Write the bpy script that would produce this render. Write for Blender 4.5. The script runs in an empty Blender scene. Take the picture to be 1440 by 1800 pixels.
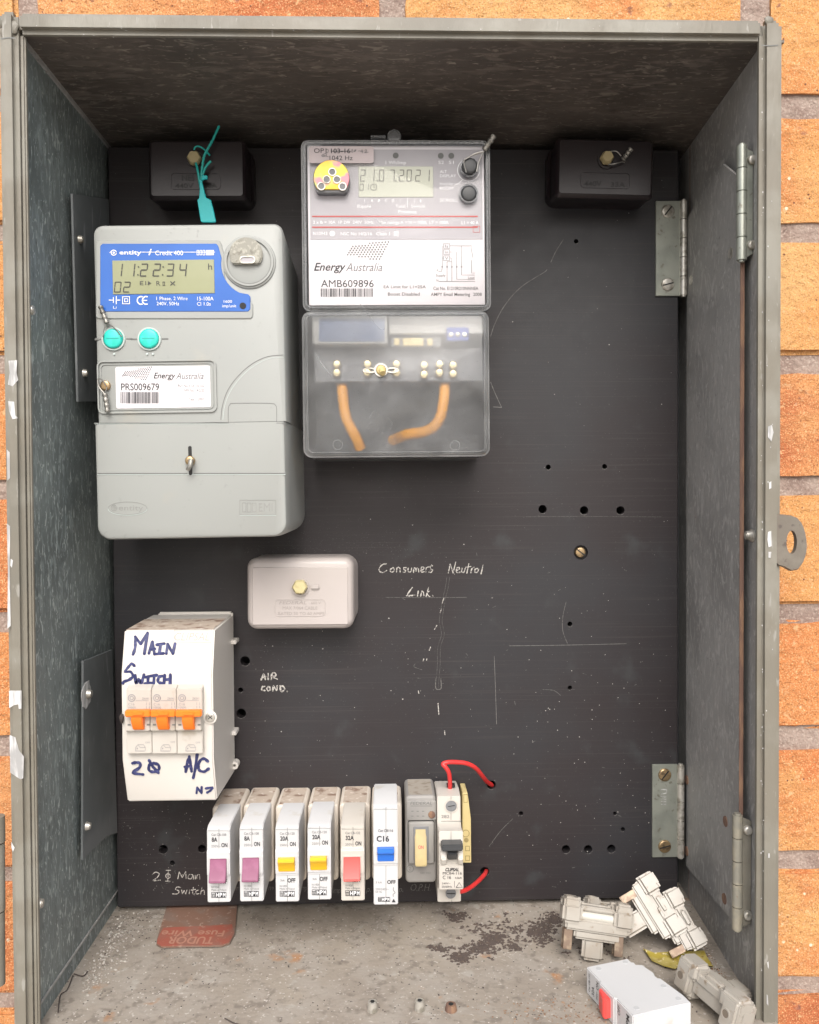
import bpy, bmesh, math, random
import numpy as np
from mathutils import Vector, Matrix, Euler
random.seed(7)
C = bpy.context.scene.collection
R_ = math.radians

# ---------------------------------------------------------------- camera
CAM = Vector((-.0076, -.6535, .3271)); FPX = 1444.0
RX, RY, RZ = -.0199, .0053, -.0259
ROT = Matrix.Rotation(RZ, 3, 'Z') @ Matrix.Rotation(RX, 3, 'X') @ Matrix.Rotation(RY, 3, 'Y')
cam_d = bpy.data.cameras.new('camera'); cam = bpy.data.objects.new('camera', cam_d); C.objects.link(cam)
m3 = Matrix((ROT.col[0], ROT.col[2], -ROT.col[1])).transposed()
cam.matrix_world = Matrix.Translation(CAM) @ m3.to_4x4()
cam_d.sensor_fit = 'HORIZONTAL'; cam_d.sensor_width = 36; cam_d.lens = 36 * FPX / 1440
cam_d.clip_start = .01; cam_d.clip_end = 500
bpy.context.scene.camera = cam

# ---------------------------------------------------------------- world, sun, exposure
SUN_EL, SUN_AZ = R_(44), R_(0)          # azimuth measured from straight behind the camera, towards the left
w = bpy.data.worlds.new('World'); bpy.context.scene.world = w; w.use_nodes = True
nt = w.node_tree; bg = nt.nodes['Background']
sky = nt.nodes.new('ShaderNodeTexSky'); sky.sky_type = 'NISHITA'; sky.sun_disc = False
sky.sun_elevation = SUN_EL; sky.sun_rotation = math.pi + SUN_AZ
sky.dust_density = 5; sky.air_density = 1.0; sky.ozone_density = .6
hs = nt.nodes.new('ShaderNodeHueSaturation'); hs.inputs['Saturation'].default_value = .55
nt.links.new(sky.outputs[0], hs.inputs['Color']); nt.links.new(hs.outputs[0], bg.inputs[0])
bg.inputs[1].default_value = .15
sd = bpy.data.lights.new('sun', 'SUN'); sun = bpy.data.objects.new('sun', sd); C.objects.link(sun)
sd.energy = 1.5; sd.angle = R_(42); sd.color = (1, .975, .94)
sdir = Vector((-math.sin(SUN_AZ) * math.cos(SUN_EL), -math.cos(SUN_AZ) * math.cos(SUN_EL), math.sin(SUN_EL)))
sun.rotation_euler = sdir.to_track_quat('Z', 'Y').to_euler(); sun.location = (0, -2, 3)
vs = bpy.context.scene.view_settings
vs.view_transform = 'Standard'; vs.look = 'None'; vs.gamma = 1; vs.exposure = .38; vs.use_curve_mapping = False

# ---------------------------------------------------------------- helpers
CUR = [Matrix.Identity(4)]
def ray(u, v):
    return ROT @ Vector(((u - 720) / FPX, 1, -(v - 900) / FPX))
def P(u, v, y=0.):
    d = ray(u, v); p = CAM + d * ((y - CAM.y) / d.y)
    return CUR[0].inverted() @ p
def PF(u, v, z=-.004):
    d = ray(u, v); return CAM + d * ((z - CAM.z) / d.z)
def PR(u0, v0, u1, v1, y):                 # pixel rectangle -> x0,x1,z0,z1 on plane y
    um, vm = (u0 + u1) / 2, (v0 + v1) / 2
    return P(u0, vm, y).x, P(u1, vm, y).x, P(um, v1, y).z, P(um, v0, y).z

def thing(name, label, cat, loc=(0, 0, 0), rot=(0, 0, 0), group=None):
    o = bpy.data.objects.new(name, None); C.objects.link(o); o.empty_display_size = .01
    o.location = loc; o.rotation_euler = rot; o['label'] = label; o['category'] = cat
    if group: o['group'] = group
    CUR[0] = Matrix.Translation(loc) @ Euler(rot).to_matrix().to_4x4()
    return o
def on_panel(name, label, cat, u, v, roll=0, group=None, y=0.):
    CUR[0] = Matrix.Identity(4); p = P(u, v, y)
    return thing(name, label, cat, (p.x, 0, p.z), (0, R_(roll), 0), group)
def build(name, bm, mat, parent=None, smooth=True, label=None, recalc=True):
    if recalc: bmesh.ops.recalc_face_normals(bm, faces=bm.faces)
    me = bpy.data.meshes.new(name); bm.to_mesh(me); bm.free()
    for m in (mat if isinstance(mat, (list, tuple)) else [mat]): me.materials.append(m)
    if smooth and len(me.polygons):
        me.polygons.foreach_set('use_smooth', [True] * len(me.polygons)); me.set_sharp_from_angle(angle=R_(34))
    o = bpy.data.objects.new(name, me); C.objects.link(o)
    if parent: o.parent = parent
    if label: o['label'] = label
    return o
def tag(o, label=None, cat=None, group=None, kind=None):
    if label: o['label'] = label
    if cat: o['category'] = cat
    if group: o['group'] = group
    if kind: o['kind'] = kind
    return o
def B(): return bmesh.new()

def box(bm, x0, x1, y0, y1, z0, z1, bev=0, seg=2, M=None):
    b = bmesh.new(); bmesh.ops.create_cube(b, size=1)
    for v in b.verts:
        v.co = Vector(((x0 + x1) / 2 + v.co.x * (x1 - x0), (y0 + y1) / 2 + v.co.y * (y1 - y0), (z0 + z1) / 2 + v.co.z * (z1 - z0)))
    if bev: bmesh.ops.bevel(b, geom=b.edges[:], offset=bev, segments=seg, affect='EDGES', clamp_overlap=True)
    return merge(bm, b, M)
def merge(bm, b, M=None):
    if M is not None: b.transform(M)
    me = bpy.data.meshes.new('t'); b.to_mesh(me); b.free(); bm.from_mesh(me); bpy.data.meshes.remove(me)
    return bm
def prism(bm, pts, axis, a0, a1, bev=0, seg=2, M=None):
    # pts 2D: axis 'x' -> (y,z); axis 'y' -> (x,z); axis 'z' -> (x,y)
    b = bmesh.new()
    def mk(p, a): return {'x': (a, p[0], p[1]), 'y': (p[0], a, p[1]), 'z': (p[0], p[1], a)}[axis]
    A = [b.verts.new(mk(p, a0)) for p in pts]; D = [b.verts.new(mk(p, a1)) for p in pts]
    b.faces.new(A); b.faces.new(D[::-1]); n = len(pts)
    for i in range(n): b.faces.new((A[i], D[i], D[(i + 1) % n], A[(i + 1) % n]))
    bmesh.ops.recalc_face_normals(b, faces=b.faces)
    if bev:
        es = [e for e in b.edges if len(e.link_faces) == 2 and e.calc_face_angle(0) > R_(25)]
        bmesh.ops.bevel(b, geom=es, offset=bev, segments=seg, affect='EDGES', clamp_overlap=True)
    return merge(bm, b, M)
def rr(x0, x1, z0, z1, r, n=5):
    r = max(min(r, (x1 - x0) / 2 - 1e-5, (z1 - z0) / 2 - 1e-5), 1e-5); o = []
    for cx, cz, a in ((x1 - r, z1 - r, 0), (x0 + r, z1 - r, 90), (x0 + r, z0 + r, 180), (x1 - r, z0 + r, 270)):
        for i in range(n + 1):
            t = R_(a + 90 * i / n); o.append((cx + r * math.cos(t), cz + r * math.sin(t)))
    return o
def rr4(x0, x1, z0, z1, rt, rb, n=6):
    o = []
    for cx, cz, a, q in ((x1 - rt, z1 - rt, 0, rt), (x0 + rt, z1 - rt, 90, rt), (x0 + rb, z0 + rb, 180, rb), (x1 - rb, z0 + rb, 270, rb)):
        for i in range(n + 1):
            t = R_(a + 90 * i / n); o.append((cx + q * math.cos(t), cz + q * math.sin(t)))
    return o
def loft(bm, rings, cap0=True, cap1=True):
    # rings: list of (pts2d(x,z), y)
    rs = [[bm.verts.new((p[0], y, p[1])) for p in pts] for pts, y in rings]
    n = len(rs[0])
    for a, b in zip(rs, rs[1:]):
        for i in range(n): bm.faces.new((a[i], a[(i + 1) % n], b[(i + 1) % n], b[i]))
    if cap0: bm.faces.new(rs[0])
    if cap1: bm.faces.new(rs[-1][::-1])
    return bm
def rbox(bm, x0, x1, z0, z1, yb, yf, r=.002, bev=.001, n=5, draft=0):
    # rounded box from back yb to front yf (yf<yb), front edge rounded
    rg = [(rr(x0 - draft, x1 + draft, z0 - draft, z1 + draft, r, n), yb), (rr(x0, x1, z0, z1, r, n), yf + bev)]
    for k in (1, 2, 3):
        t = R_(30 * k); i = bev * (1 - math.cos(t)); rg.append((rr(x0 + i, x1 - i, z0 + i, z1 - i, r - i, n), yf + bev - bev * math.sin(t)))
    return loft(bm, rg)
def ringframe(bm, x0, x1, z0, z1, r, wd, y0, y1, n=5):
    # raised rounded frame (hollow)
    o = rr(x0, x1, z0, z1, r, n); i = rr(x0 + wd, x1 - wd, z0 + wd, z1 - wd, max(r - wd, .0002), n)
    return loft_loop(bm, [(o, y0), (o, y1), (i, y1), (i, y0)])
def loft_loop(bm, rings):
    rs = [[bm.verts.new((p[0], y, p[1])) for p in pts] for pts, y in rings]; n = len(rs[0]); k = len(rs)
    for j in range(k):
        a, b = rs[j], rs[(j + 1) % k]
        for i in range(n): bm.faces.new((a[i], a[(i + 1) % n], b[(i + 1) % n], b[i]))
    return bm
def circ(cx, cz, r, n=28, rz=None): return [(cx + r * math.cos(2 * math.pi * i / n), cz + (rz or r) * math.sin(2 * math.pi * i / n)) for i in range(n)]
def cyl(bm, cx, cz, r, yb, yf, bev=0, n=28, rb=None):
    rb = rb or r
    rg = [(circ(cx, cz, rb, n), yb), (circ(cx, cz, r, n), yf + bev)]
    if bev:
        for k in (1, 2, 3):
            t = R_(30 * k); rg.append((circ(cx, cz, r - bev * (1 - math.cos(t)), n), yf + bev - bev * math.sin(t)))
    return loft(bm, rg)
def annulus(bm, cx, cz, r0, r1, yb, yf, n=36):
    return loft_loop(bm, [(circ(cx, cz, r1, n), yb), (circ(cx, cz, r1, n), yf), (circ(cx, cz, r0, n), yf), (circ(cx, cz, r0, n), yb)])
def rod(bm, a, b, r, n=12, r2=None):
    a = Vector(a); b = Vector(b); q = (b - a).to_track_quat('Z', 'Y').to_matrix().to_4x4(); L = (b - a).length
    t = bmesh.new(); bmesh.ops.create_cone(t, cap_ends=True, segments=n, radius1=r, radius2=r if r2 is None else r2, depth=L)
    return merge(bm, t, Matrix.Translation((a + b) / 2) @ q)
def smoothpts(pts, k=6):
    pts = [Vector(p) for p in pts]
    if len(pts) < 3: return pts
    o = []
    for i in range(len(pts) - 1):
        p0 = pts[max(i - 1, 0)]; p1 = pts[i]; p2 = pts[i + 1]; p3 = pts[min(i + 2, len(pts) - 1)]
        for j in range(k):
            t = j / k; o.append(.5 * ((2 * p1) + (-p0 + p2) * t + (2 * p0 - 5 * p1 + 4 * p2 - p3) * t * t + (-p0 + 3 * p1 - 3 * p2 + p3) * t ** 3))
    o.append(pts[-1]); return o
def tube(bm, pts, r, n=10, k=6, taper=None, twist=0):
    pts = smoothpts(pts, k); N = len(pts); up = Vector((.3, 1, .2)).normalized(); rings = []
    for i, p in enumerate(pts):
        t = (pts[min(i + 1, N - 1)] - pts[max(i - 1, 0)]).normalized()
        s = t.cross(up)
        if s.length < 1e-3: s = t.cross(Vector((1, 0, 0)))
        s.normalize(); u = s.cross(t).normalized(); up = u
        rad = r if taper is None else r * taper(i / (N - 1))
        rings.append([bm.verts.new(p + s * math.cos(2 * math.pi * j / n) * rad + u * math.sin(2 * math.pi * j / n) * rad) for j in range(n)])
    for a, b in zip(rings, rings[1:]):
        for j in range(n): bm.faces.new((a[j], a[(j + 1) % n], b[(j + 1) % n], b[j]))
    bm.faces.new(rings[0]); bm.faces.new(rings[-1][::-1]); return bm

# --- printed marks: text, strokes, flat shapes gathered in one mesh
_tc = {}
def text_mesh(s, shear=0, off=0):
    key = (s, shear, off)
    if key in _tc: return _tc[key]
    cu = bpy.data.curves.new('t', 'FONT'); cu.body = s; cu.shear = shear; cu.offset = off; cu.resolution_u = 3
    o = bpy.data.objects.new('t', cu); C.objects.link(o); dg = bpy.context.evaluated_depsgraph_get()
    me = bpy.data.meshes.new_from_object(o.evaluated_get(dg)); bpy.data.objects.remove(o); bpy.data.curves.remove(cu)
    n = len(me.vertices); co = np.empty(n * 3); me.vertices.foreach_get('co', co); co = co.reshape(-1, 3)
    fs = [tuple(p.vertices) for p in me.polygons]; bpy.data.meshes.remove(me)
    _tc[key] = (co, fs); return _tc[key]
CAPH = None
class Ink:
    def __init__(s): s.bm = bmesh.new(); s.k = 0
    def lift(s): s.k += 1; return -.000015 * (s.k % 14)
    def text(s, st, u0, u1, vt, vb, y, shear=0, off=0, fy=None, flip=False):
        global CAPH
        if CAPH is None: CAPH = text_mesh('H')[0][:, 1].max()
        co, fs = text_mesh(st, shear, off)
        if not len(co): return
        a, b = co[:, 0].min(), co[:, 0].max(); A = P(u0, vb, y); D = P(u1, vb, y); T = P(u0, vt, y)
        h = T.z - A.z; sx = (D.x - A.x) / (b - a); vs_ = []
        for c in co:
            X = A.x + (c[0] - a) * sx; Z = A.z + (D.z - A.z) * (c[0] - a) / (b - a) + c[1] / CAPH * h
            if flip: X = A.x + D.x - X; Z = 2 * A.z + h - Z
            vs_.append(s.bm.verts.new((X, (fy(Z) if fy else y), Z)))
        for f in fs:
            try: s.bm.faces.new([vs_[i] for i in f])
            except ValueError: pass
    def poly(s, pts, y, fy=None):
        l = s.lift(); q = [P(a, b, y) for a, b in pts]
        s.bm.faces.new([s.bm.verts.new((p.x, (fy(p.z) if fy else y) + l, p.z)) for p in q])
    def rect(s, u0, v0, u1, v1, y): s.poly([(u0, v0), (u1, v0), (u1, v1), (u0, v1)], y)
    def stroke(s, pts, wpx, y, fy=None, k=5, taper=False, wob=0):
        l = s.lift(); q = [P(a, b, y) for a, b in pts]; q = smoothpts(q, k) if len(q) > 2 else q
        hw = wpx / 2 * (y - CAM.y) / FPX; N = len(q); L = []; Rr = []
        for i, p in enumerate(q):
            t = q[min(i + 1, N - 1)] - q[max(i - 1, 0)]; nrm = Vector((-t.z, 0, t.x))
            if nrm.length < 1e-9: nrm = Vector((1, 0, 0))
            nrm.normalize(); h = hw * (1 + wob * .28 * math.sin(i * 1.7 + l * 90000) + wob * .12 * math.sin(i * .6)) * ((.25 + .75 * math.sin(math.pi * min(max(i / (N - 1), .05), .95))) if taper else 1)
            Y = (fy(p.z) if fy else y) + l
            L.append(s.bm.verts.new((p.x + nrm.x * h, Y, p.z + nrm.z * h))); Rr.append(s.bm.verts.new((p.x - nrm.x * h, Y, p.z - nrm.z * h)))
        for i in range(N - 1): s.bm.faces.new((L[i], L[i + 1], Rr[i + 1], Rr[i]))
        if not taper:
            for p in (q[0], q[-1]):
                Y = (fy(p.z) if fy else y) + l - .000004
                s.bm.faces.new([s.bm.verts.new((p.x + hw * math.cos(a * math.pi / 5), Y, p.z + hw * math.sin(a * math.pi / 5))) for a in range(10)])
    def ring(s, u, v, r, wpx, y, n=24):
        pts = [(u + r * math.cos(2 * math.pi * i / n), v + r * math.sin(2 * math.pi * i / n)) for i in range(n + 1)]
        s.stroke(pts, wpx, y, k=1)
    def disc(s, u, v, r, y, rv=None): s.poly([(u + r * math.cos(2 * math.pi * i / 20), v + (rv or r) * math.sin(2 * math.pi * i / 20)) for i in range(20)], y)
    def frame(s, u0, v0, u1, v1, wpx, y):
        s.rect(u0, v0, u1, v0 + wpx, y); s.rect(u0, v1 - wpx, u1, v1, y); s.rect(u0, v0, u0 + wpx, v1, y); s.rect(u1 - wpx, v0, u1, v1, y)
    def seg7(s, ch, u, v, w, h, y, t=2.2, sh=.1):
        S = {'0': 'abcdef', '1': 'bc', '2': 'abged', '3': 'abgcd', '4': 'fgbc', '7': 'abc', '8': 'abcdefg'}[ch]
        g = t * .35
        for c in S:
            x0, y0, x1, y1 = {'a': (0, 0, w, t), 'd': (0, h - t, w, h), 'g': (0, h / 2 - t / 2, w, h / 2 + t / 2), 'f': (0, 0, t, h / 2), 'e': (0, h / 2, t, h),
                              'b': (w - t, 0, w, h / 2), 'c': (w - t, h / 2, w, h)}[c]
            if c in 'adg': x0 += g + t * .4; x1 -= g + t * .4
            else: y0 += g; y1 -= g
            q = [(x0, y0), (x1, y0), (x1, y1), (x0, y1)]
            s.poly([(u + a + sh * (h - b), v + b) for a, b in q], y)
    def barcode(s, u0, u1, v0, v1, y, seed=1):
        rn = random.Random(seed); u = u0
        while u < u1 - 1:
            wd = rn.choice((.7, .7, 1.2, 1.9)); s.rect(u, v0, min(u + wd, u1), v1, y); u += wd + rn.choice((.7, 1.0, 1.5))
    def done(s, name, mat, parent, label=None): return build(name, s.bm, mat, parent, smooth=False, label=label, recalc=False)

# ---------------------------------------------------------------- materials
def mat(name, col, rough=.5, metal=0, var=None, specks=(), bump=None, spec=.5, rvar=0, coat=0, emit=None):
    """var: list of (scale, (sx,sy,sz), colour, lo, hi, detail); specks: (scale, colour, threshold)"""
    m = bpy.data.materials.new(name); m.use_nodes = True; t = m.node_tree; b = t.nodes['Principled BSDF']
    b.inputs['Roughness'].default_value = rough; b.inputs['Metallic'].default_value = metal
    b.inputs['Specular IOR Level'].default_value = spec; b.inputs['Coat Weight'].default_value = coat
    tc = t.nodes.new('ShaderNodeTexCoord')
    def mp(sc):
        n = t.nodes.new('ShaderNodeMapping'); n.inputs['Scale'].default_value = sc; t.links.new(tc.outputs['Object'], n.inputs[0]); return n.outputs[0]
    def ramp(src, lo, hi):
        n = t.nodes.new('ShaderNodeMapRange'); n.inputs['From Min'].default_value = lo; n.inputs['From Max'].default_value = hi
        n.interpolation_type = 'SMOOTHSTEP'; t.links.new(src, n.inputs['Value']); return n.outputs[0]
    def noise(sc, st, det=4, dis=0):
        n = t.nodes.new('ShaderNodeTexNoise'); n.inputs['Scale'].default_value = sc; n.inputs['Detail'].default_value = det
        n.inputs['Distortion'].default_value = dis; t.links.new(mp(st), n.inputs['Vector']); return n.outputs['Fac']
    cur = None; c0 = t.nodes.new('ShaderNodeRGB'); c0.outputs[0].default_value = (*col, 1); cur = c0.outputs[0]
    def mix(fac, colour):
        nonlocal cur
        n = t.nodes.new('ShaderNodeMix'); n.data_type = 'RGBA'; t.links.new(fac, n.inputs['Factor']); t.links.new(cur, n.inputs[6]); n.inputs[7].default_value = (*colour, 1); cur = n.outputs[2]
    last = None
    for vv in (var or []):
        sc, st, c2, lo, hi = vv[:5]; last = ramp(noise(sc, st, vv[5] if len(vv) > 5 else 4, vv[6] if len(vv) > 6 else 0), lo, hi); mix(last, c2)
    for sc, c2, th in specks:
        n = t.nodes.new('ShaderNodeTexVoronoi'); n.inputs['Scale'].default_value = sc; t.links.new(mp((1, 1, 1)), n.inputs['Vector'])
        mx = ramp(n.outputs['Distance'], th, th * .5)
        n2 = ramp(noise(sc * .35, (1, 1, 1), 2), .5, .58); mul = t.nodes.new('ShaderNodeMath'); mul.operation = 'MULTIPLY'
        t.links.new(mx, mul.inputs[0]); t.links.new(n2, mul.inputs[1]); mix(mul.outputs[0], c2)
    t.links.new(cur, b.inputs['Base Color'])
    if rvar:
        n = t.nodes.new('ShaderNodeMapRange'); n.inputs['To Min'].default_value = rough - rvar; n.inputs['To Max'].default_value = rough + rvar
        t.links.new(noise(70, (1, 1, 1), 6), n.inputs['Value']); t.links.new(n.outputs[0], b.inputs['Roughness'])
    if bump:
        prev = None
        for sc, st, strg, dist in bump:
            bn = t.nodes.new('ShaderNodeBump'); bn.inputs['Strength'].default_value = strg; bn.inputs['Distance'].default_value = dist
            t.links.new(noise(sc, st, 5), bn.inputs['Height'])
            if prev: t.links.new(prev, bn.inputs['Normal'])
            prev = bn.outputs[0]
        t.links.new(prev, b.inputs['Normal'])
    return m

O1 = (1, 1, 1)
M = {}
def brickmat(nm, c, c2, c3):
    return mat(nm, c, .92, var=[(9, O1, c2, .40, .62), (14, O1, c3, .5, .70), (1000, O1, (.70, .42, .22), .50, .70, 3), (900, O1, tuple(x * .58 for x in c), .52, .74, 3), (230, O1, (.64, .38, .20), .60, .74, 4), (60, O1, (.22, .10, .08), .655, .73, 7)],
               specks=((150, (.16, .07, .05), .14), (80, (.78, .66, .50), .12)), bump=[(900, O1, .6, .0012), (160, O1, .6, .004), (40, O1, .3, .006)], spec=.2)
M['brick'] = brickmat('brick', (.56, .225, .085), (.58, .31, .12), (.50, .155, .06))
M['brick_y'] = brickmat('yellow orange brick', (.58, .285, .105), (.62, .36, .15), (.54, .20, .075))
M['brick_r'] = brickmat('red orange brick', (.52, .175, .07), (.56, .27, .11), (.42, .125, .055))
M['mortar'] = mat('mortar', (.35, .275, .235), .95, var=[(60, O1, (.27, .20, .17), .4, .65), (600, O1, (.44, .36, .31), .5, .7)], bump=[(400, O1, .8, .002), (90, O1, .6, .004)], spec=.2)
M['paint'] = mat('grey green paint', (.200, .184, .150), .45, var=[(30, (1, 1, 1), (.25, .24, .205), .4, .65), (12, O1, (.175, .165, .138), .5, .7), (260, (1, 1, .25), (.30, .29, .26), .66, .74, 3)],
                 bump=[(90, (1, 1, .35), .5, .0016), (420, (1, 1, .35), .3, .0005)], rvar=.1)
M['chip'] = mat('bare chipped patch', (.60, .60, .60), .6, var=[(300, (1, 1, .2), (.36, .36, .36), .4, .6)], bump=[(300, O1, .4, .0006)])
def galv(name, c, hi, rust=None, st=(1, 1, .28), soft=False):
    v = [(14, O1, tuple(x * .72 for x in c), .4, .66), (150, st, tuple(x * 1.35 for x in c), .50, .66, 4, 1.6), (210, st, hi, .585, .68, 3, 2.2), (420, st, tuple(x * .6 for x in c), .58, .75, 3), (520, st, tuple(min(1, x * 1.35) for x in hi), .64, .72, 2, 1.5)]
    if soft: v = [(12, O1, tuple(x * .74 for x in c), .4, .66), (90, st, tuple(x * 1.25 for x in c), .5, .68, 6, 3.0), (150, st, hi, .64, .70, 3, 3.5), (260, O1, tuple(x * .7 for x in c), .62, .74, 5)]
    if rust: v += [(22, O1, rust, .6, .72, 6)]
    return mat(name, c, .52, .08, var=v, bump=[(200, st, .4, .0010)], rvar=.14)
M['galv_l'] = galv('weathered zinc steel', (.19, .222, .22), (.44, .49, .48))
M['galv_r'] = galv('lightened zinc steel side', (.36, .355, .345), (.52, .515, .50), st=(1, 1, .5), soft=True)  # lighter zinc copy: colour makes up for weak light on the right
M['galv_top'] = galv('shaded zinc steel top', (.115, .098, .085), (.22, .195, .165), st=(.22, .7, 1))  # darker zinc copy: the ceiling's shade is put into the colour
M['floor'] = mat('dirty zinc floor', (.30, .262, .222), .85, .05, var=[(9, O1, (.34, .30, .25), .4, .64, 3), (40, O1, (.345, .31, .27), .42, .64, 6), (150, O1, (.23, .20, .17), .52, .70, 5), (90, O1, (.39, .36, .32), .6, .74, 6), (36, O1, (.40, .21, .10), .64, .73, 7), (420, O1, (.50, .46, .42), .62, .74, 2)],
                 specks=((260, (.06, .05, .05), .2), (210, (.7, .66, .6), .13)), bump=[(220, O1, .5, .001), (60, O1, .3, .002)])
M['soot'] = mat('dark residue', (.085, .066, .058), .95, var=[(300, O1, (.10, .075, .06), .5, .65)], bump=[(500, O1, .8, .0012)])
M['panel'] = mat('black panel board', (.026, .0215, .0235), .48, var=[(5, O1, (.029, .029, .033), .42, .62), (140, (.05, 1, 6), (.046, .041, .042), .55, .75, 4), (30, (1, 1, 1), (.040, .041, .044), .58, .75, 8), (600, O1, (.06, .056, .056), .64, .76, 2)],
                 specks=((95, (.42, .40, .38), .05), (150, (.28, .27, .26), .05)), bump=[(160, (.04, 1, 7), .14, .0004)], rvar=.1, spec=.42)
M['hole'] = mat('hollow dark fibre', (.012, .010, .010), .9)
M['chalk'] = mat('white scratch mark', (.52, .50, .47), .8, var=[(700, O1, (.16, .15, .145), .50, .60)])
M['chalk_dim'] = mat('faint scratch mark', (.15, .145, .14), .8, var=[(900, O1, (.07, .068, .066), .45, .6)])
M['dusty'] = mat('dust smear', (.10, .10, .10), .9, var=[(300, (.6, 1, 1), (.045, .043, .044), .42, .6, 6)])
M['bakelite'] = mat('black bakelite', (.018, .013, .015), .3, specks=((300, (.08, .07, .07), .1),), bump=[(300, O1, .06, .0004)], rvar=.06)
M['bake_mark'] = mat('black moulded mark', (.006, .005, .005), .45)
M['greyplast'] = mat('grey meter plastic', (.35, .365, .352), .42, var=[(8, O1, (.325, .34, .33), .4, .7), (160, O1, (.30, .315, .30), .66, .78), (35, O1, (.37, .37, .34), .62, .75, 6)], specks=((160, (.25, .24, .22), .04),), bump=[(900, O1, .08, .0002)])
M['greyline'] = mat('moulded seam', (.17, .175, .17), .6)
M['greysub'] = mat('moulded brand', (.29, .298, .285), .5)
M['greylite'] = mat('pale ridge and painted highlight', (.50, .57, .55), .4)
M['junction'] = mat('pale grey bakelite', (.50, .455, .44), .38, var=[(14, O1, (.47, .43, .41), .4, .7)], specks=((130, (.2, .16, .12), .05),))
M['blue'] = mat('blue display panel', (.018, .115, .46), .25, var=[(20, O1, (.028, .14, .52), .4, .7)], coat=.15)
M['lcd'] = mat('liquid crystal', (.27, .285, .15), .3, var=[(20, O1, (.31, .325, .19), .4, .7)], coat=.3)
M['lcd2'] = mat('pale liquid crystal', (.55, .57, .47), .3)
M['lcdink'] = mat('lcd segment', (.05, .05, .045), .5)
M['lcdink2'] = mat('pale lcd segment', (.19, .19, .17), .5)
M['inkw'] = mat('white print', (.85, .86, .88), .5)
M['inkk'] = mat('black print', (.03, .03, .035), .5)
M['inkg'] = mat('grey print', (.17, .17, .175), .5)
M['inkr'] = mat('red print', (.55, .10, .09), .5)
M['label'] = mat('white label', (.80, .77, .80), .4, var=[(25, O1, (.77, .745, .78), .4, .7)])
M['faceplate'] = mat('grey face plate', (.42, .405, .435), .4, var=[(20, O1, (.46, .445, .475), .4, .7)])
M['cyan'] = mat('turquoise plastic', (.03, .60, .50), .3, var=[(150, O1, (.05, .68, .58), .45, .6)])
M['green'] = mat('turquoise seal tie', (.02, .42, .38), .35)
M['greent'] = mat('turquoise seal tag', (.02, .60, .62), .4)
M['steel'] = mat('worn nickel', (.62, .60, .55), .36, .6, var=[(180, O1, (.35, .33, .28), .45, .65)], bump=[(300, O1, .2, .0004)])
M['wire'] = mat('twisted seal wire', (.34, .33, .31), .4, .8)
M['lead'] = mat('lead seal', (.36, .35, .32), .45, .7, var=[(300, (1, 1, .2), (.22, .21, .19), .45, .6)], bump=[(700, O1, .6, .0006)])
M['hinge'] = mat('nickel hinge', (.40, .42, .37), .38, .55, var=[(60, O1, (.32, .34, .30), .4, .65), (240, O1, (.24, .23, .19), .62, .72)], bump=[(200, O1, .15, .0004)])
M['hingep'] = mat('worn painted hinge', (.28, .27, .23), .4, .3, var=[(90, O1, (.36, .33, .26), .45, .65), (160, O1, (.24, .13, .08), .66, .76)], bump=[(200, (1, 1, .4), .4, .0005)])
M['slot'] = mat('dark slot', (.02, .02, .02), .7)
M['rust'] = mat('rusty edge', (.17, .10, .075), .8, var=[(200, (1, 1, .2), (.27, .16, .10), .45, .65)])
M['brass'] = mat('brass screw', (.50, .36, .20), .35, .85, var=[(300, O1, (.25, .18, .11), .45, .65)])
M['brassbright'] = mat('bright brass', (.95, .82, .50), .25, .6)
M['wax'] = mat('yellowed wax plug', (.62, .55, .30), .5, var=[(200, O1, (.52, .44, .22), .45, .65)], bump=[(300, O1, .3, .001)])
M['waxdk'] = mat('dusty wax plug', (.40, .33, .18), .6, bump=[(300, O1, .3, .001)])
M['cream'] = mat('cream switch base', (.66, .60, .53), .42, var=[(12, O1, (.62, .56, .48), .4, .7)], specks=((140, (.35, .25, .18), .06),))
M['grime'] = mat('dusty cream top', (.50, .42, .35), .8, var=[(90, (1, 1, 1), (.24, .16, .12), .5, .66, 6), (240, O1, (.66, .60, .54), .56, .7)], bump=[(200, O1, .4, .0008)])
M['white'] = mat('white breaker plastic', (.60, .605, .615), .35, var=[(14, O1, (.565, .565, .57), .4, .7), (60, O1, (.52, .50, .46), .64, .76, 6)])
M['whitew'] = mat('warm white breaker plastic', (.57, .54, .495), .4, var=[(14, O1, (.53, .495, .445), .4, .7), (60, O1, (.45, .40, .33), .62, .76, 6)])
M['encl'] = mat('white enclosure plastic', (.71, .68, .64), .36, var=[(9, O1, (.67, .64, .59), .4, .7)], specks=((150, (.35, .25, .18), .035),))
M['marker'] = mat('navy marker ink', (.028, .034, .12), .4, var=[(260, O1, (.07, .08, .21), .5, .66)])
M['orange'] = mat('orange toggle', (.95, .22, .02), .35)
M['purple'] = mat('mauve toggle', (.255, .08, .155), .42, var=[(120, O1, (.31, .11, .20), .4, .7)])
M['yellow'] = mat('amber toggle', (.85, .50, .02), .35)
M['red'] = mat('red toggle', (.80, .09, .08), .35)
M['bluet'] = mat('blue toggle', (.03, .17, .68), .3)
M['redwire'] = mat('red insulated wire', (.72, .045, .045), .4, var=[(60, O1, (.62, .03, .03), .4, .7)])
M['oldgrey'] = mat('aged grey breaker', (.29, .28, .27), .5, var=[(30, O1, (.33, .32, .30), .4, .65)], specks=((200, (.12, .1, .09), .06),))
M['oldgreyd'] = mat('aged dark grey bezel', (.20, .205, .215), .45)
M['aged'] = mat('yellowed toggle', (.58, .47, .24), .4, var=[(60, O1, (.50, .40, .22), .4, .65)])
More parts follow.
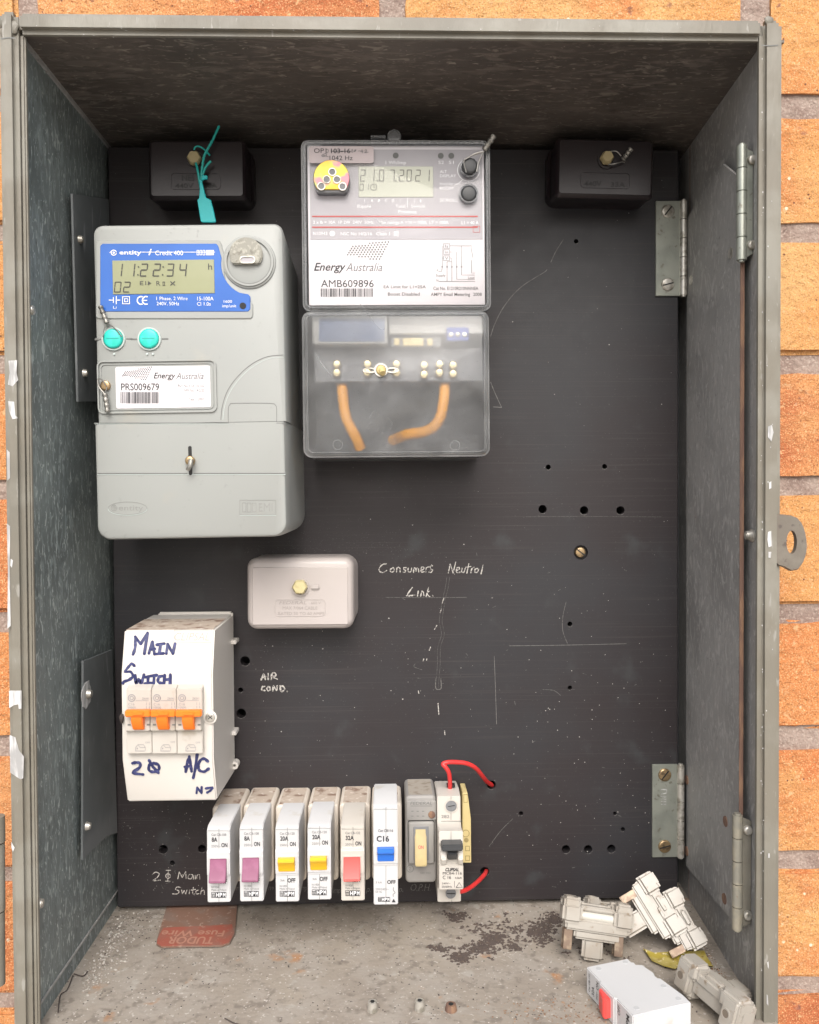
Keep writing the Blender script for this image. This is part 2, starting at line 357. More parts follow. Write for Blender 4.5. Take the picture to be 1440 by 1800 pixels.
M['agedcream'] = mat('yellowed plastic clip', (.68, .56, .27), .5, var=[(40, O1, (.60, .48, .22), .4, .65)])
M['dkgrey'] = mat('dark grey toggle', (.055, .058, .062), .4)
M['porc'] = mat('old porcelain', (.385, .36, .32), .36, var=[(45, O1, (.34, .305, .26), .42, .65, 6), (160, O1, (.24, .19, .14), .59, .72, 5)], specks=((240, (.16, .11, .08), .07),), bump=[(160, O1, .12, .0008)], coat=.15)
M['copper'] = mat('tarnished contact', (.22, .16, .12), .5, .6, var=[(200, O1, (.34, .27, .20), .45, .65)])
M['leaf'] = mat('dry yellow leaf', (.38, .30, .05), .6, var=[(120, O1, (.46, .38, .12), .45, .6), (190, O1, (.26, .17, .05), .58, .68, 6), (300, O1, (.66, .60, .38), .62, .7)], bump=[(250, O1, .5, .0008)])
M['card_r'] = mat('faded red card', (.33, .095, .065), .8, var=[(60, O1, (.27, .12, .09), .42, .62, 6), (300, O1, (.36, .20, .15), .6, .72)])
M['card_b'] = mat('dusty brown card', (.22, .125, .09), .85, var=[(60, O1, (.22, .15, .12), .45, .65, 6), (300, O1, (.34, .24, .19), .6, .7)])
M['card_ink'] = mat('pale card print', (.42, .21, .15), .8)
M['debris_l'] = mat('pale debris', (.50, .47, .43), .9, var=[(400, O1, (.30, .26, .22), .45, .6)])
M['debris_d'] = mat('dark debris', (.07, .055, .05), .9)
M['darkcav'] = mat('dark interior moulding', (.075, .078, .082), .6)
M['teflon'] = mat('pale interior moulding', (.40, .40, .38), .6)
M['bluelab'] = mat('slate blue label', (.13, .17, .27), .5)
M['blueterm'] = mat('blue terminal block', (.03, .07, .32), .4)
M['yelcable'] = mat('orange yellow cable', (.85, .36, .0), .4)
M['goldmir'] = mat('iridescent port plate', (.50, .44, .07), .35, .4, var=[(85, O1, (.52, .20, .24), .52, .64, 2), (60, (1, 1, 1), (.60, .36, .04), .52, .66, 2), (95, O1, (.20, .48, .16), .58, .68, 2)])
M['purpl_lab'] = mat('pinkish sticker', (.55, .48, .49), .5)
M['ground'] = mat('pale bounce ground', (.42, .39, .35), .9)

def clear(name, rough, milky, tint=(.985, .985, .985), ior=1.25, blur=0):
    m = bpy.data.materials.new(name); m.use_nodes = True; t = m.node_tree; t.nodes.clear()
    out = t.nodes.new('ShaderNodeOutputMaterial'); tr = t.nodes.new('ShaderNodeBsdfTransparent'); tr.inputs[0].default_value = (*tint, 1)
    gl = t.nodes.new('ShaderNodeBsdfGlossy'); gl.inputs['Roughness'].default_value = rough; df = t.nodes.new('ShaderNodeBsdfDiffuse'); df.inputs[0].default_value = (.55, .56, .57, 1)
    fr = t.nodes.new('ShaderNodeFresnel'); fr.inputs[0].default_value = ior; a = t.nodes.new('ShaderNodeMixShader'); b = t.nodes.new('ShaderNodeMixShader')
    tc = t.nodes.new('ShaderNodeTexCoord'); nz = t.nodes.new('ShaderNodeTexNoise'); nz.inputs['Scale'].default_value = 45; nz.inputs['Detail'].default_value = 8
    mr = t.nodes.new('ShaderNodeMapRange'); mr.inputs['From Min'].default_value = .3; mr.inputs['From Max'].default_value = .75; mr.inputs['To Min'].default_value = milky * .6; mr.inputs['To Max'].default_value = milky * 1.5
    t.links.new(tc.outputs['Object'], nz.inputs['Vector']); t.links.new(nz.outputs[0], mr.inputs[0])
    src = tr.outputs[0]
    if blur:
        rf = t.nodes.new('ShaderNodeBsdfRefraction'); rf.inputs['IOR'].default_value = 1.0; rf.inputs['Roughness'].default_value = blur; rf.inputs[0].default_value = (*tint, 1)
        mx = t.nodes.new('ShaderNodeMixShader'); mx.inputs[0].default_value = .94; t.links.new(tr.outputs[0], mx.inputs[1]); t.links.new(rf.outputs[0], mx.inputs[2]); src = mx.outputs[0]
    t.links.new(mr.outputs[0], a.inputs[0]); t.links.new(src, a.inputs[1]); t.links.new(df.outputs[0], a.inputs[2])
    t.links.new(fr.outputs[0], b.inputs[0]); t.links.new(a.outputs[0], b.inputs[1]); t.links.new(gl.outputs[0], b.inputs[2]); t.links.new(b.outputs[0], out.inputs[0])
    return m
M['clear'] = clear('clear meter cover', .06, .012)
M['frost_glare'] = clear('scuffed cover with painted glare', .08, .16, (.96, .965, .97), 1.42, .42)  # frosting plus a hazy reflection put into the cover as milkiness
M['clearedge'] = clear('clear cover edge', .15, .22, (.78, .80, .82), 1.45)

# ---------------------------------------------------------------- unseen ground added to bounce light, and brick wall
bm = B(); box(bm, -30, 30, -30, -.09, -1.32, -1.3)
tag(build('ground', bm, M['ground'], smooth=False), kind='structure')

YB = -.098
CUR[0] = Matrix.Identity(4)
hx0, hx1, hz0, hz1 = -.2385, .2365, -.030, .6165         # opening in the wall
bm = B(); mats = [M['brick'], M['mortar'], M['brick_y'], M['brick_r']]; slots = []
z_anchor = P(1400, 857, YB).z; x_anchor = P(692, 12, YB).x; ph = .0862; pw = .2425
def cut(x0, x1, z0, z1):
    out = []
    if x1 <= hx0 or x0 >= hx1 or z1 <= hz0 or z0 >= hz1: return [(x0, x1, z0, z1)]
    if z1 > hz1: out.append((x0, x1, hz1, z1)); z1 = hz1
    if z0 < hz0: out.append((x0, x1, z0, hz0)); z0 = hz0
    if x0 < hx0: out.append((x0, hx0, z0, z1))
    if x1 > hx1: out.append((hx1, x1, z0, z1))
    return [q for q in out if q[1] - q[0] > .004 and q[3] - q[2] > .004]
top_row = round((P(692, 12, YB).z - z_anchor) / ph - .5)
for r in range(-19, 16):
    zb = z_anchor + r * ph + .0052; zt = zb + ph - .0106
    offx = 0 if (r - top_row) % 2 == 0 else pw / 2
    for c in range(-5, 6):
        xa = x_anchor + offx + c * pw + random.uniform(.004, .007); xb = x_anchor + offx + (c + 1) * pw - random.uniform(.004, .008)
        if r == top_row and c == -3: xb -= .010
        if r == top_row and c == 1: xa += .004
        for q in cut(xa, xb, zb + random.uniform(-.0008, .0008), zt + random.uniform(-.0008, .0008)):
            b = bmesh.new(); box(b, q[0], q[1], YB + random.uniform(-.0012, .001), YB + .04, q[2], q[3])
            bmesh.ops.subdivide_edges(b, edges=[e for e in b.edges if abs((e.verts[0].co - e.verts[1].co).x) > .02 or abs((e.verts[0].co - e.verts[1].co).z) > .02], cuts=9, use_grid_fill=True)
            bmesh.ops.bevel(b, geom=[e for e in b.edges if len(e.link_faces) == 2 and e.calc_face_angle(0) > 1], offset=.0028, segments=2, affect='EDGES')
            for v in b.verts: v.co += Vector((random.uniform(-1, 1), random.uniform(-.6, .6), random.uniform(-1, 1))) * .0006
            slots.append((len(b.faces), random.choice((0, 0, 2, 2, 3))))
            merge(bm, b)
nb = len(bm.faces)
X0, X1, Z0, Z1 = -1.25, 1.25, -1.3, 1.95
for q in ((X0, X1, hz1, Z1), (X0, X1, Z0, hz0), (X0, hx0, hz0, hz1), (hx1, X1, hz0, hz1)):
    box(bm, q[0], q[1], YB + .0026, YB + .105, q[2], q[3])
bm.faces.ensure_lookup_table()
for f in bm.faces[nb:]: f.material_index = 1
k0 = 0
for nf, sl in slots:
    for f in bm.faces[k0:k0 + nf]: f.material_index = sl
    k0 += nf
tag(build('brick_wall', bm, mats), 'orange brick wall with grey mortar around the steel meter box', 'wall')

# ---------------------------------------------------------------- cabinet
cab = thing('meter_cabinet', 'open grey painted steel meter box set into the brick wall', 'meter box')
D = -.146; xL, xR, zT, zF = -.2290, .2335, .6072, -.004
t_ = .0016
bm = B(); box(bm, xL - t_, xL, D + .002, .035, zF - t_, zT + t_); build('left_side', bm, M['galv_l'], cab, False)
xRf = P(1338, 900, D).x + .0012; xRb = .2385
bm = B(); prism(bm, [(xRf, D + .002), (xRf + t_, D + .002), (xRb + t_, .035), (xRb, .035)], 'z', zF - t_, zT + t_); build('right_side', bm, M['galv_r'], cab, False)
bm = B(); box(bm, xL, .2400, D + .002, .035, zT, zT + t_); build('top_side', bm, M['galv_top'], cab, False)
bm = B(); box(bm, xL, .2335, D - .029, -.04, zF - t_, zF); box(bm, xL, .2395, -.04, .035, zF - t_, zF); build('bottom_side', bm, M['floor'], cab, False)
bm = B(); box(bm, xL - .004, .2445, .0352, .037, zF - .004, zT + .004); build('back_side', bm, M['darkcav'], cab, False)
# folded seam strips inside
bm = B(); box(bm, xL + .0001, xL + .0012, D + .004, .03, zF + .012, zF + .0132)
box(bm, xL + .0001, xL + .0016, D + .002, .03, zT - .003, zT - .0001); build('seam', bm, M['galv_r'], cab, False)
# front frame: angle bars with round arrises
bm = B()
fx0 = P(2, 900, D - .006).x; fx1i = xL - .0005
def bar_v(x0, x1, z0, z1, y0, y1, bev): box(bm, x0, x1, y1, y0, z0, z1, bev, 3)
a = P(33, 60, D); b_ = P(1338, 60, D)
box(bm, a.x - .0102, a.x + .0010, D - .0056, D + .004, -.06, zT + .0115, .0030, 7)       # left bar
box(bm, a.x + .0004, a.x + .0040, D - .0010, D + .003, -.06, zT - .001, .0010, 4)         # left inner lip
box(bm, b_.x - .0022, b_.x + .0118, D - .0056, D + .0036, -.06, zT + .0110, .0034, 7)      # right bar
box(bm, a.x + .0002, b_.x + .0002, D - .0052, D + .0030, zT - .0016, zT + .0108, .0030, 6)   # top bar
box(bm, a.x + .0002, b_.x + .0002, D - .030, D + .004, zF - .03, zF - .006, .0018, 3)     # bottom sill
# lumps of weld at the corners
for (u, v, s) in ((8, 38, .005), (20, 48, .0055), (12, 58, .005), (1352, 36, .0035)):
    p = P(u, v, D - .0035); t = bmesh.new(); bmesh.ops.create_icosphere(t, subdivisions=3, radius=s * .8)
    for q in t.verts: q.co = Vector((q.co.x * (1 + .1 * math.sin(q.co.z * 900)), q.co.y * .35, q.co.z * (1 + .1 * math.sin(q.co.x * 700 + s * 900)))) * random.uniform(.97, 1.03) + p
    merge(bm, t)
# outer skin standing out of the wall
build('front_frame', bm, M['paint'], cab, False)
bm = B()
box(bm, a.x - .009, xL - .0030, D + .0042, YB + .05, -.05, zT + .0095, .001); box(bm, xR + .0030, b_.x + .0105, D + .0042, YB + .05, -.05, zT + .0095, .001)
box(bm, xL - .0028, xR + .0028, D + .0042, YB + .05, zT + .003, zT + .0094, .001)
build('outer_skin', bm, M['paint'], cab)
# seams of the frame corner and chips in the paint
I = Ink(); YFc = D - .0058
I.stroke([(1338, 79), (1352, 80), (1368, 79)], 1.5, D - .0059); I.stroke([(2, 68), (14, 66), (26, 67)], 2, YFc)
I.done('frame_seam', M['greyline'], cab)
I = Ink()
for pts in ([(15, 634), (30, 633), (29, 655), (32, 668), (22, 679), (14, 676), (17, 655)], [(14, 705), (25, 706), (27, 730), (32, 735), (22, 737), (16, 722)],
            [(16, 1214), (38, 1214), (38, 1246), (33, 1246), (32, 1238), (24, 1240), (16, 1245)], [(17, 1292), (27, 1296), (33, 1318), (42, 1330), (41, 1368), (36, 1370), (18, 1358)],
            [(12, 790), (17, 795), (18, 840), (13, 845)], [(12, 920), (18, 925), (17, 1000), (19, 1100), (13, 1105), (14, 1000)], [(19, 982), (23, 985), (21, 998), (18, 994)],
            [(20, 1480), (26, 1490), (23, 1497), (20, 1490)]):
    I.poly(pts, YFc)
for pts in ([(1350, 750), (1357, 747), (1360, 760), (1356, 776), (1350, 768)], [(1352, 848), (1356, 846), (1356, 858), (1352, 860)], [(1350, 935), (1356, 933), (1357, 960), (1351, 962), (1349, 948)], [(1351, 970), (1356, 970), (1355, 981), (1351, 980)],
            [(1350, 1500), (1353, 1500), (1353, 1508), (1350, 1508)], [(1349, 1692), (1351, 1690), (1352, 1704), (1350, 1700)], [(1348, 1748), (1350, 1750), (1351, 1768), (1348, 1764)]):
    I.poly(pts, D - .0059)
for k in range(60):
    u, v = (random.uniform(1337, 1342), random.uniform(100, 1790)); s = random.uniform(.5, 1.6)
    if k % 3 == 0: u = random.uniform(1345, 1358)
    I.poly([(u, v), (u + s, v + s * .4), (u + s * .8, v + s * 2), (u - s * .3, v + s * 1.5)], D - .0059)
for k in range(26):
    u, v = random.uniform(60, 1320), random.uniform(42, 66); s = random.uniform(.6, 1.6)
    I.poly([(u, v), (u + s * 2, v + s * .4), (u + s * 1.2, v + s)], D - .0055)
I.done('paint_chips', M['chip'], cab)
# rivet nuts through the sides
def rivet_side(side, u, v, r=.0034, hgt=.0045, m='steel'):
    x = xL if side < 0 else xRf + .0004; d = ray(u, v); p = CAM + d * ((x + (.002 if side < 0 else -.002) - CAM.x) / d.x)
    bm = B(); t = bmesh.new(); s = -side
    for (x0, x1, r0, r1) in ((0, .0012, r * 1.25, r * 1.2), (.0012, hgt, r, r * .8)):
        rod(bm, (x + s * x0, p.y, p.z), (x + s * x1, p.y, p.z), r0, 16, r1)
    rod(bm, (x + s * hgt, p.y, p.z), (x + s * (hgt + .0003), p.y, p.z), r * .42, 12)
    build('rivet', bm, M[m], cab)
for u, v in ((52, 545), (68, 1588)): rivet_side(-1, u, v)
for u, v in ((1318, 941),): rivet_side(1, u, v)
# hasp on the right of the frame
bm = B(); yh = D - .004
pts = [(1358, 903), (1385, 905), (1402, 910), (1412, 923), (1418, 945), (1419, 968), (1412, 990), (1400, 1004), (1388, 1003), (1376, 996), (1358, 993)]
pts = [P(u, v, yh) for u, v in pts]; pts = smoothpts(pts, 3)
hc = P(1391, 953, yh)
hol = [(hc.x + .0033 * math.cos(t), hc.z + .0073 * math.sin(t)) for t in [2 * math.pi * i / 24 for i in range(24)]]
t = bmesh.new()
def radial(n=24):
    # outer ring resampled by angle around hole centre
    out = []; poly = [(p.x, p.z) for p in pts]
    for i in range(n):
        an = 2 * math.pi * i / n; dx, dz = math.cos(an), math.sin(an); best = None
        for j in range(len(poly)):
            x1, z1 = poly[j]; x2, z2 = poly[(j + 1) % len(poly)]; ex, ez = x2 - x1, z2 - z1; den = dx * ez - dz * ex
            if abs(den) < 1e-12: continue
            s = ((x1 - hc.x) * ez - (z1 - hc.z) * ex) / den; q = ((x1 - hc.x) * dz - (z1 - hc.z) * dx) / den
            if s > 0 and -1e-6 <= q <= 1 + 1e-6 and (best is None or s < best): best = s
        out.append((hc.x + dx * best, hc.z + dz * best))
    return out
rad = radial(24); sh = [(hc.x + (a_ - hc.x) * .93, hc.z + (c - hc.z) * .96) for a_, c in rad]
loft_loop(bm, [(rad, yh + .003), (rad, yh + .0005), (sh, yh - .0008), (hol, yh - .0008), (hol, yh + .003)])
M['haspm'] = mat('brown grey hasp paint', (.165, .145, .12), .45, var=[(60, O1, (.20, .18, .15), .45, .65), (220, O1, (.11, .09, .08), .6, .72)], bump=[(160, O1, .4, .001)]); build('hasp', bm, M['haspm'], cab)
# door hinge knuckle low on the left edge
bm = B()
for v0, v1 in ((1395, 1440), (1443, 1560), (1563, 1690)):
    p0, p1 = P(-6, v0 + 40, D - .006), P(-5, v1 + 40, D - .006); rod(bm, p0, p1, .0046, 16)
build('door_hinge', bm, M['paint'], cab)

# ---------------------------------------------------------------- black panel
pan = thing('switchboard_panel', 'black panel board with hand scratched notes inside the meter box', 'panel board')
bm = B(); box(bm, -.225, .225, 0, .010, .0005, .6010, .0006, 1)
board = build('board', bm, M['panel'], pan, False)
holes = [(1013, 424, 4), (964, 821, 4.5), (1063, 820, 4.5), (954, 895, 7.5), (1027, 897, 7.5), (1091, 897, 7.5), (1002, 1097, 4.5), (1002, 1209, 4), (431, 1162, 8.5), (423, 1213, 4.5), (424, 1254, 8.5),
         (864, 1380, 8), (852, 1532, 8), (287, 1493, 8), (303, 1517, 4.5), (916, 1430, 4), (1081, 1430, 3.5), (1095, 1458, 4), (995, 1493, 7.5), (1034, 1493, 7.5), (1075, 1492, 7.5), (355, 1492, 7), (1021, 971, 13)]
cb = B()
for u, v, r in holes:
    p = P(u, v, 0); cyl(cb, p.x, p.z, r * .000453, .02 if r < 12 else .004, -.01, n=18)
co = build('t', cb, M['hole'], None, False)
md = board.modifiers.new('b', 'BOOLEAN'); md.operation = 'DIFFERENCE'; md.object = co; md.solver = 'EXACT'
dg = bpy.context.evaluated_depsgraph_get(); me = bpy.data.meshes.new_from_object(board.evaluated_get(dg)); board.modifiers.clear(); board.data = me
bpy.data.objects.remove(co)
bm = B()   # pale chipped edges around the holes
for u, v, r in holes:
    if r in (13,): continue
    p = P(u, v, 0); R0 = r * .000453; a0 = random.uniform(3.6, 4.2); n = 9
    for k in range(n):
        t0 = a0 + k * 1.7 / n; t1 = a0 + (k + 1) * 1.7 / n; w0 = random.uniform(.0002, .0007)
        bm.faces.new([bm.verts.new((p.x + rr_ * math.cos(t), -.0001, p.z + rr_ * math.sin(t))) for rr_, t in ((R0, t0), (R0 + w0, t0), (R0 + w0 * .7, t1), (R0, t1))])
build('hole_chips', bm, M['chalk_dim'], pan, False, recalc=False)

y0 = -.00025
I = Ink()
def zz(fx, fy, sx, sy): return lambda L: [(fx + a / sx, fy + b / sy) for a, b in L]
Z3 = zz(400, 950, 2.88, 2.88)
def hw(I, T, strokes, wd, y, fy=None, k=4):
    for s in strokes: I.stroke(T(s), wd, y, fy, k, wob=1.3)
cons = [[(805, 118), (785, 122), (768, 142), (772, 158), (790, 162), (806, 152)], [(838, 138), (824, 148), (828, 160), (842, 156), (842, 140), (836, 137)], [(856, 160), (858, 140), (868, 136), (874, 144), (874, 160)],
        [(905, 138), (893, 138), (894, 148), (902, 152), (898, 161), (888, 160)], [(915, 140), (914, 156), (924, 160), (930, 154), (932, 140)], [(942, 162), (944, 142), (952, 140), (954, 158), (958, 142), (966, 142), (968, 160)],
        [(976, 152), (992, 146), (994, 136), (984, 134), (978, 148), (982, 160), (996, 158)], [(1004, 162), (1006, 140), (1018, 134)], [(1038, 128), (1026, 132), (1030, 144), (1038, 150), (1030, 162), (1020, 160)],
        [(1118, 165), (1128, 118)], [(1128, 118), (1142, 165)], [(1142, 165), (1156, 108)], [(1162, 152), (1174, 144), (1172, 136), (1162, 140), (1158, 156), (1166, 164), (1178, 160)], [(1188, 140), (1186, 158), (1196, 162), (1204, 142)],
        [(1222, 118), (1212, 166)], [(1206, 136), (1232, 132)], [(1232, 164), (1238, 142), (1250, 136)], [(1266, 142), (1254, 146), (1254, 162), (1266, 160), (1272, 144)], [(1294, 124), (1284, 170)],
        [(936, 238), (910, 278), (938, 280)], [(906, 280), (948, 276)], [(966, 256), (962, 282)], [(978, 282), (984, 258), (992, 262), (994, 280)], [(1018, 238), (1006, 284)], [(1024, 256), (1010, 266), (1022, 284)], [(1038, 278), (1040, 281)]]
hw(I, Z3, cons, 1.7, y0)
air = [[(170, 706), (184, 676), (192, 704)], [(176, 694), (194, 690)], [(206, 674), (206, 704)], [(222, 704), (226, 672), (244, 674), (242, 688), (228, 690), (252, 702)],
       [(188, 738), (176, 742), (174, 758), (190, 760)], [(208, 740), (200, 750), (206, 762), (216, 754), (212, 740)], [(230, 762), (232, 736), (248, 760), (252, 736)], [(268, 736), (270, 764), (288, 756), (284, 740), (266, 736)], [(302, 764), (303, 765)]]
hw(I, Z3, air, 2.4, y0)
for s in ([(1096, 292), (1086, 320)], [(1084, 346), (1076, 366)], [(1028, 540), (1022, 556)], [(1060, 430), (1048, 450)], [(1066, 825), (1070, 880)], [(966, 762), (969, 774)], [(1099, 964), (1101, 984)], [(994, 600), (990, 612)], [(1010, 598), (1008, 606)]): I.stroke(Z3(s), 1.5, y0)
for u, v, r in ((817, 394, 3), (1340, 290, 3), (887, 803, 3), (482, 548, 3), (273, 968, 3), (1197, 20, 2.5)): I.disc(400 + u / 2.88, 950 + v / 2.88, r / 2.6, y0)
M2 = lambda L: [(a / 3, 1400 + b / 3) for a, b in L]
for q in ([(938, 434), (946, 398)], [(946, 398), (962, 428)], [(962, 428), (980, 396)], [(980, 396), (982, 434)], [(1016, 412), (998, 412), (992, 430), (1008, 434), (1018, 414), (1020, 436)], [(1030, 416), (1030, 436)], [(1038, 436), (1040, 416), (1052, 414), (1054, 436)],
          [(952, 480), (934, 478), (926, 490), (944, 500), (936, 514), (910, 514)], [(958, 494), (962, 514)], [(962, 514), (972, 496)], [(972, 496), (980, 514)], [(980, 514), (986, 494)], [(1000, 492), (998, 514)], [(1020, 480), (1016, 512), (1026, 514)], [(1008, 494), (1032, 490)], [(1046, 494), (1034, 500), (1036, 514), (1050, 512)], [(1066, 478), (1058, 516)], [(1060, 502), (1076, 494), (1078, 516)]):
    I.stroke(M2(q), 1.25, y0, wob=1.2)
I.stroke([(269, 1536), (274, 1533), (280, 1536), (276, 1543), (269, 1548), (282, 1547)], 1.6, y0); I.stroke([(296, 1530), (295, 1549)], 1.6, y0); I.ring(295.5, 1540, 4, 1.4, y0); I.stroke([(292, 1530), (300, 1530)], 1.2, y0); I.stroke([(291, 1549), (299, 1549)], 1.2, y0)
o = I.done('scratched_lettering', M['chalk'], pan)
I = Ink()
I.text('O.P.H.', 722, 757, 1554, 1566, y0, .3); I.text('imp.', 585, 600, 1560, 1570, y0, .3); I.text('p.', 643, 652, 1558, 1568, y0, .3); I.text('p.', 700, 709, 1558, 1568, y0, .3); I.text('im', 411, 420, 1556, 1565, y0, .3); I.text('m', 471, 481, 1556, 1565, y0, .3); I.text('imp', 528, 540, 1556, 1565, y0, .3)
Z5 = zz(860, 380, 3.103, 3.103); Z6 = zz(860, 940, 2.903, 2.903)
A2 = Ink()
for s in ([(405, 128), (365, 190), (337, 250)], [(315, 292), (300, 306), (240, 342), (180, 382), (125, 435), (70, 510), (30, 590), (8, 655)], [(8, 905), (30, 960), (68, 1043)], [(22, 1040), (68, 1043)]): A2.stroke(Z5(s), 1.15, y0, wob=.8)
for s in ([(103, 567), (400, 563), (700, 556)], [(26, 620), (32, 780), (38, 966)]): A2.stroke(Z6(s), .5, y0, wob=.8)
A2.done('long_scratches', mat('pale scratch', (.22, .215, .21), .8, var=[(500, O1, (.14, .135, .13), .48, .6)]), pan)
for s in ([(200, 1640), (560, 1638), (940, 1640)],): I.stroke(Z5(s), .45, y0)
for s in ([(103, 567), (400, 563), (700, 556)], [(393, 342), (376, 420), (376, 490), (402, 560)], [(26, 620), (32, 780), (38, 966)], [(275, 790), (330, 795), (365, 820)], [(130, 850), (134, 870)], [(0, 1590), (60, 1510), (120, 1450)]): I.stroke(Z6(s), .9, y0)
for s in ([(800, 288), (1000, 290), (1210, 288)], [(950, 625), (945, 640), (985, 655)]): I.stroke(Z3(s), .8, y0)
for k in range(46):
    u = random.choice((random.uniform(880, 1185), random.uniform(620, 900), random.uniform(220, 420))); v = random.uniform(960, 1560) if u > 430 else random.uniform(1420, 1570); L = random.uniform(1.5, 8); an = random.uniform(-.5, .5) if k % 3 else random.uniform(0, 3)
    I.stroke([(u, v), (u + L * math.cos(an), v + L * math.sin(an))], random.uniform(.5, .9), y0)
# drip trail
dr = [(1118, 185), (1110, 240), (1098, 290), (1080, 400), (1085, 440), (1090, 480), (1072, 540), (1070, 620), (1066, 680), (1060, 745)]
I.stroke(Z3([(a - 7, b) for a, b in dr]), .45, y0, wob=1.5); I.stroke(Z3([(a + 7, b) for a, b in dr]), .45, y0, wob=1.5); I.stroke(Z3([(1054, 700), (1055, 748), (1070, 754), (1082, 746), (1080, 700)]), 1.6, y0)
I.done('faint_scratches', M['chalk_dim'], pan)
I = Ink()
for k in range(170):
    u, v = random.gauss(1040, 120), random.gauss(1330, 170)
    if 880 < u < 1185 and 960 < v < 1570:
        s = random.uniform(.35, .8); I.disc(u, v, s, y0)
for k in range(90):
    u, v = random.uniform(440, 900), random.uniform(960, 1370); I.disc(u, v, random.uniform(.3, .6), y0)
for k in range(60):
    u, v = random.uniform(215, 370), random.uniform(1420, 1570); I.disc(u, v, random.uniform(.3, .7), y0)
I.done('paint_specks', M['chalk'], pan)
# countersunk brass screw on the panel
p = P(1021, 971, 0)
bm = B(); cyl(bm, p.x, p.z, .0042, .004, -.0002, .0012); build('screw', bm, M['brass'], pan)
I = Ink(); I.stroke([(1015, 966), (1028, 976)], 2.2, -.0004); I.done('screw_slot', M['slot'], pan)
I = Ink(); rs = random.Random(21)
for k in range(900):
    cu, cv, su, sv = rs.choice(((560, 955, 60, 10), (600, 940, 50, 16), (690, 965, 40, 14), (500, 965, 60, 6), (560, 1140, 60, 14), (640, 1190, 120, 60), (240, 1450, 30, 60)))
    u, v = rs.gauss(cu, su), rs.gauss(cv, sv)
    if 210 < u < 880: I.disc(u, v, rs.uniform(.3, .9), y0, rs.uniform(.3, .6))
I.done('dust', M['dusty'], pan)
# ---------------------------------------------------------------- hinge plate on the right
hp = thing('hinge_plate', 'long grey steel plate with rusty front edge along the right cabinet wall', 'steel plate')
pz = lambda u, v, x: (lambda d: CAM + d * ((x - CAM.x) / d.x))(ray(u, v))
yfp = -.124
pts = [P(1206, 1522, -.0006), P(1299, 1632, yfp), P(1300, 315, yfp), P(1272, 288, -.088), P(1248, 318, -.060), P(1207, 385, -.0006)]
def xpl(y): return pts[0].x + (pts[1].x - pts[0].x) * (y - pts[0].y) / (pts[1].y - pts[0].y)
for p in pts: p.x = xpl(p.y)
bm = B(); A_ = [bm.verts.new(p) for p in pts]; B_ = [bm.verts.new(p + Vector((.0018, 0, 0))) for p in pts]
bm.faces.new(A_); bm.faces.new(B_[::-1])
for i in range(6): bm.faces.new((A_[i], B_[i], B_[(i + 1) % 6], A_[(i + 1) % 6]))
build('plate', bm, M['galv_r'], hp, False)
xp = pts[1].x; bm = B(); box(bm, xp - .0005, xp + .0022, yfp - .0015, yfp - .0003, pts[1].z, pts[2].z, .0003, 1); build('rusty_edge', bm, M['rust'], hp)
for u, v, y, m in ((1208, 1371, -.004, 'rust'), (1208, 1496, -.004, 'rust'), (1279, 1444, -.098, 'rust'), (1277, 1580, -.096, 'rust'), (1216, 492, -.014, 'steel'), (1285, 445, -.105, 'steel')):
    q = P(u, v, y); x = xpl(y); bm = B(); rod(bm, (x + .0002, q.y, q.z), (x - .0007, q.y, q.z), .0036, 16); build('rivet', bm, M[m], hp)

def hinge_panel(u0, u1, v0, v1, uk, label, mk):
    h = on_panel('butt_hinge', label, 'hinge', (u0 + u1) / 2, (v0 + v1) / 2, group='hinges carrying the black panel')
    x0, x1, z0, z1 = PR(u0, v0, u1, v1, -.002); bm = B(); box(bm, x0, x1, -.0022, -.0001, z0, z1, .0003, 1); lf = build('leaf', bm, M['hinge'], h)
    xk = P(uk, (v0 + v1) / 2, -.003).x; bm = B(); n = 5; g = .0004
    for k in range(n):
        a_, b_2 = z0 + (z1 - z0) * k / n, z0 + (z1 - z0) * (k + 1) / n; rod(bm, (xk, -.0026, a_ + g), (xk, -.0026, b_2 - g), .0029, 18)
    rod(bm, (xk, -.0026, z0 - .0008), (xk, -.0026, z1 + .0008), .0019, 14); build('knuckle', bm, M['steel'], h)
    for f, an in ((.11, .9), (.88, .25)):
        zc = z1 - (z1 - z0) * f; xc = (x0 + x1) / 2 - .0003; bm = B(); cyl(bm, xc, zc, .0052, -.002, -.0036, .0012); s = build('screw', bm, M['steel'] if mk == 'n' else M['brass'], h)
        bm = B(); Mx = Matrix.Translation((xc, -.0037, zc)) @ Matrix.Rotation(-an, 4, 'Y'); box(bm, -.0044, .0044, -.0001, .0003, -.0005, .0005, M=Mx); q = build('slot', bm, M['slot'], s)
    return h
hinge_panel(1153, 1196, 353, 520, 1202, 'nickel hinge with two slotted screws at the top right of the black panel', 'n')
h = hinge_panel(1147, 1191, 1344, 1507, 1197, 'nickel hinge with rusty screws and LAND stamp at the lower right of the black panel', 'r')
I = Ink(); yy = -.0024
for k, s in enumerate(([(1163, 1388), (1172, 1388), (1172, 1391)], [(1163, 1396), (1172, 1394)], [(1163, 1400), (1172, 1400), (1163, 1405), (1172, 1405)], [(1163, 1409), (1171, 1409), (1171, 1414), (1163, 1414)])): I.stroke(s, 1.3, yy, k=1)
I.done('stamp', M['chip'], h)

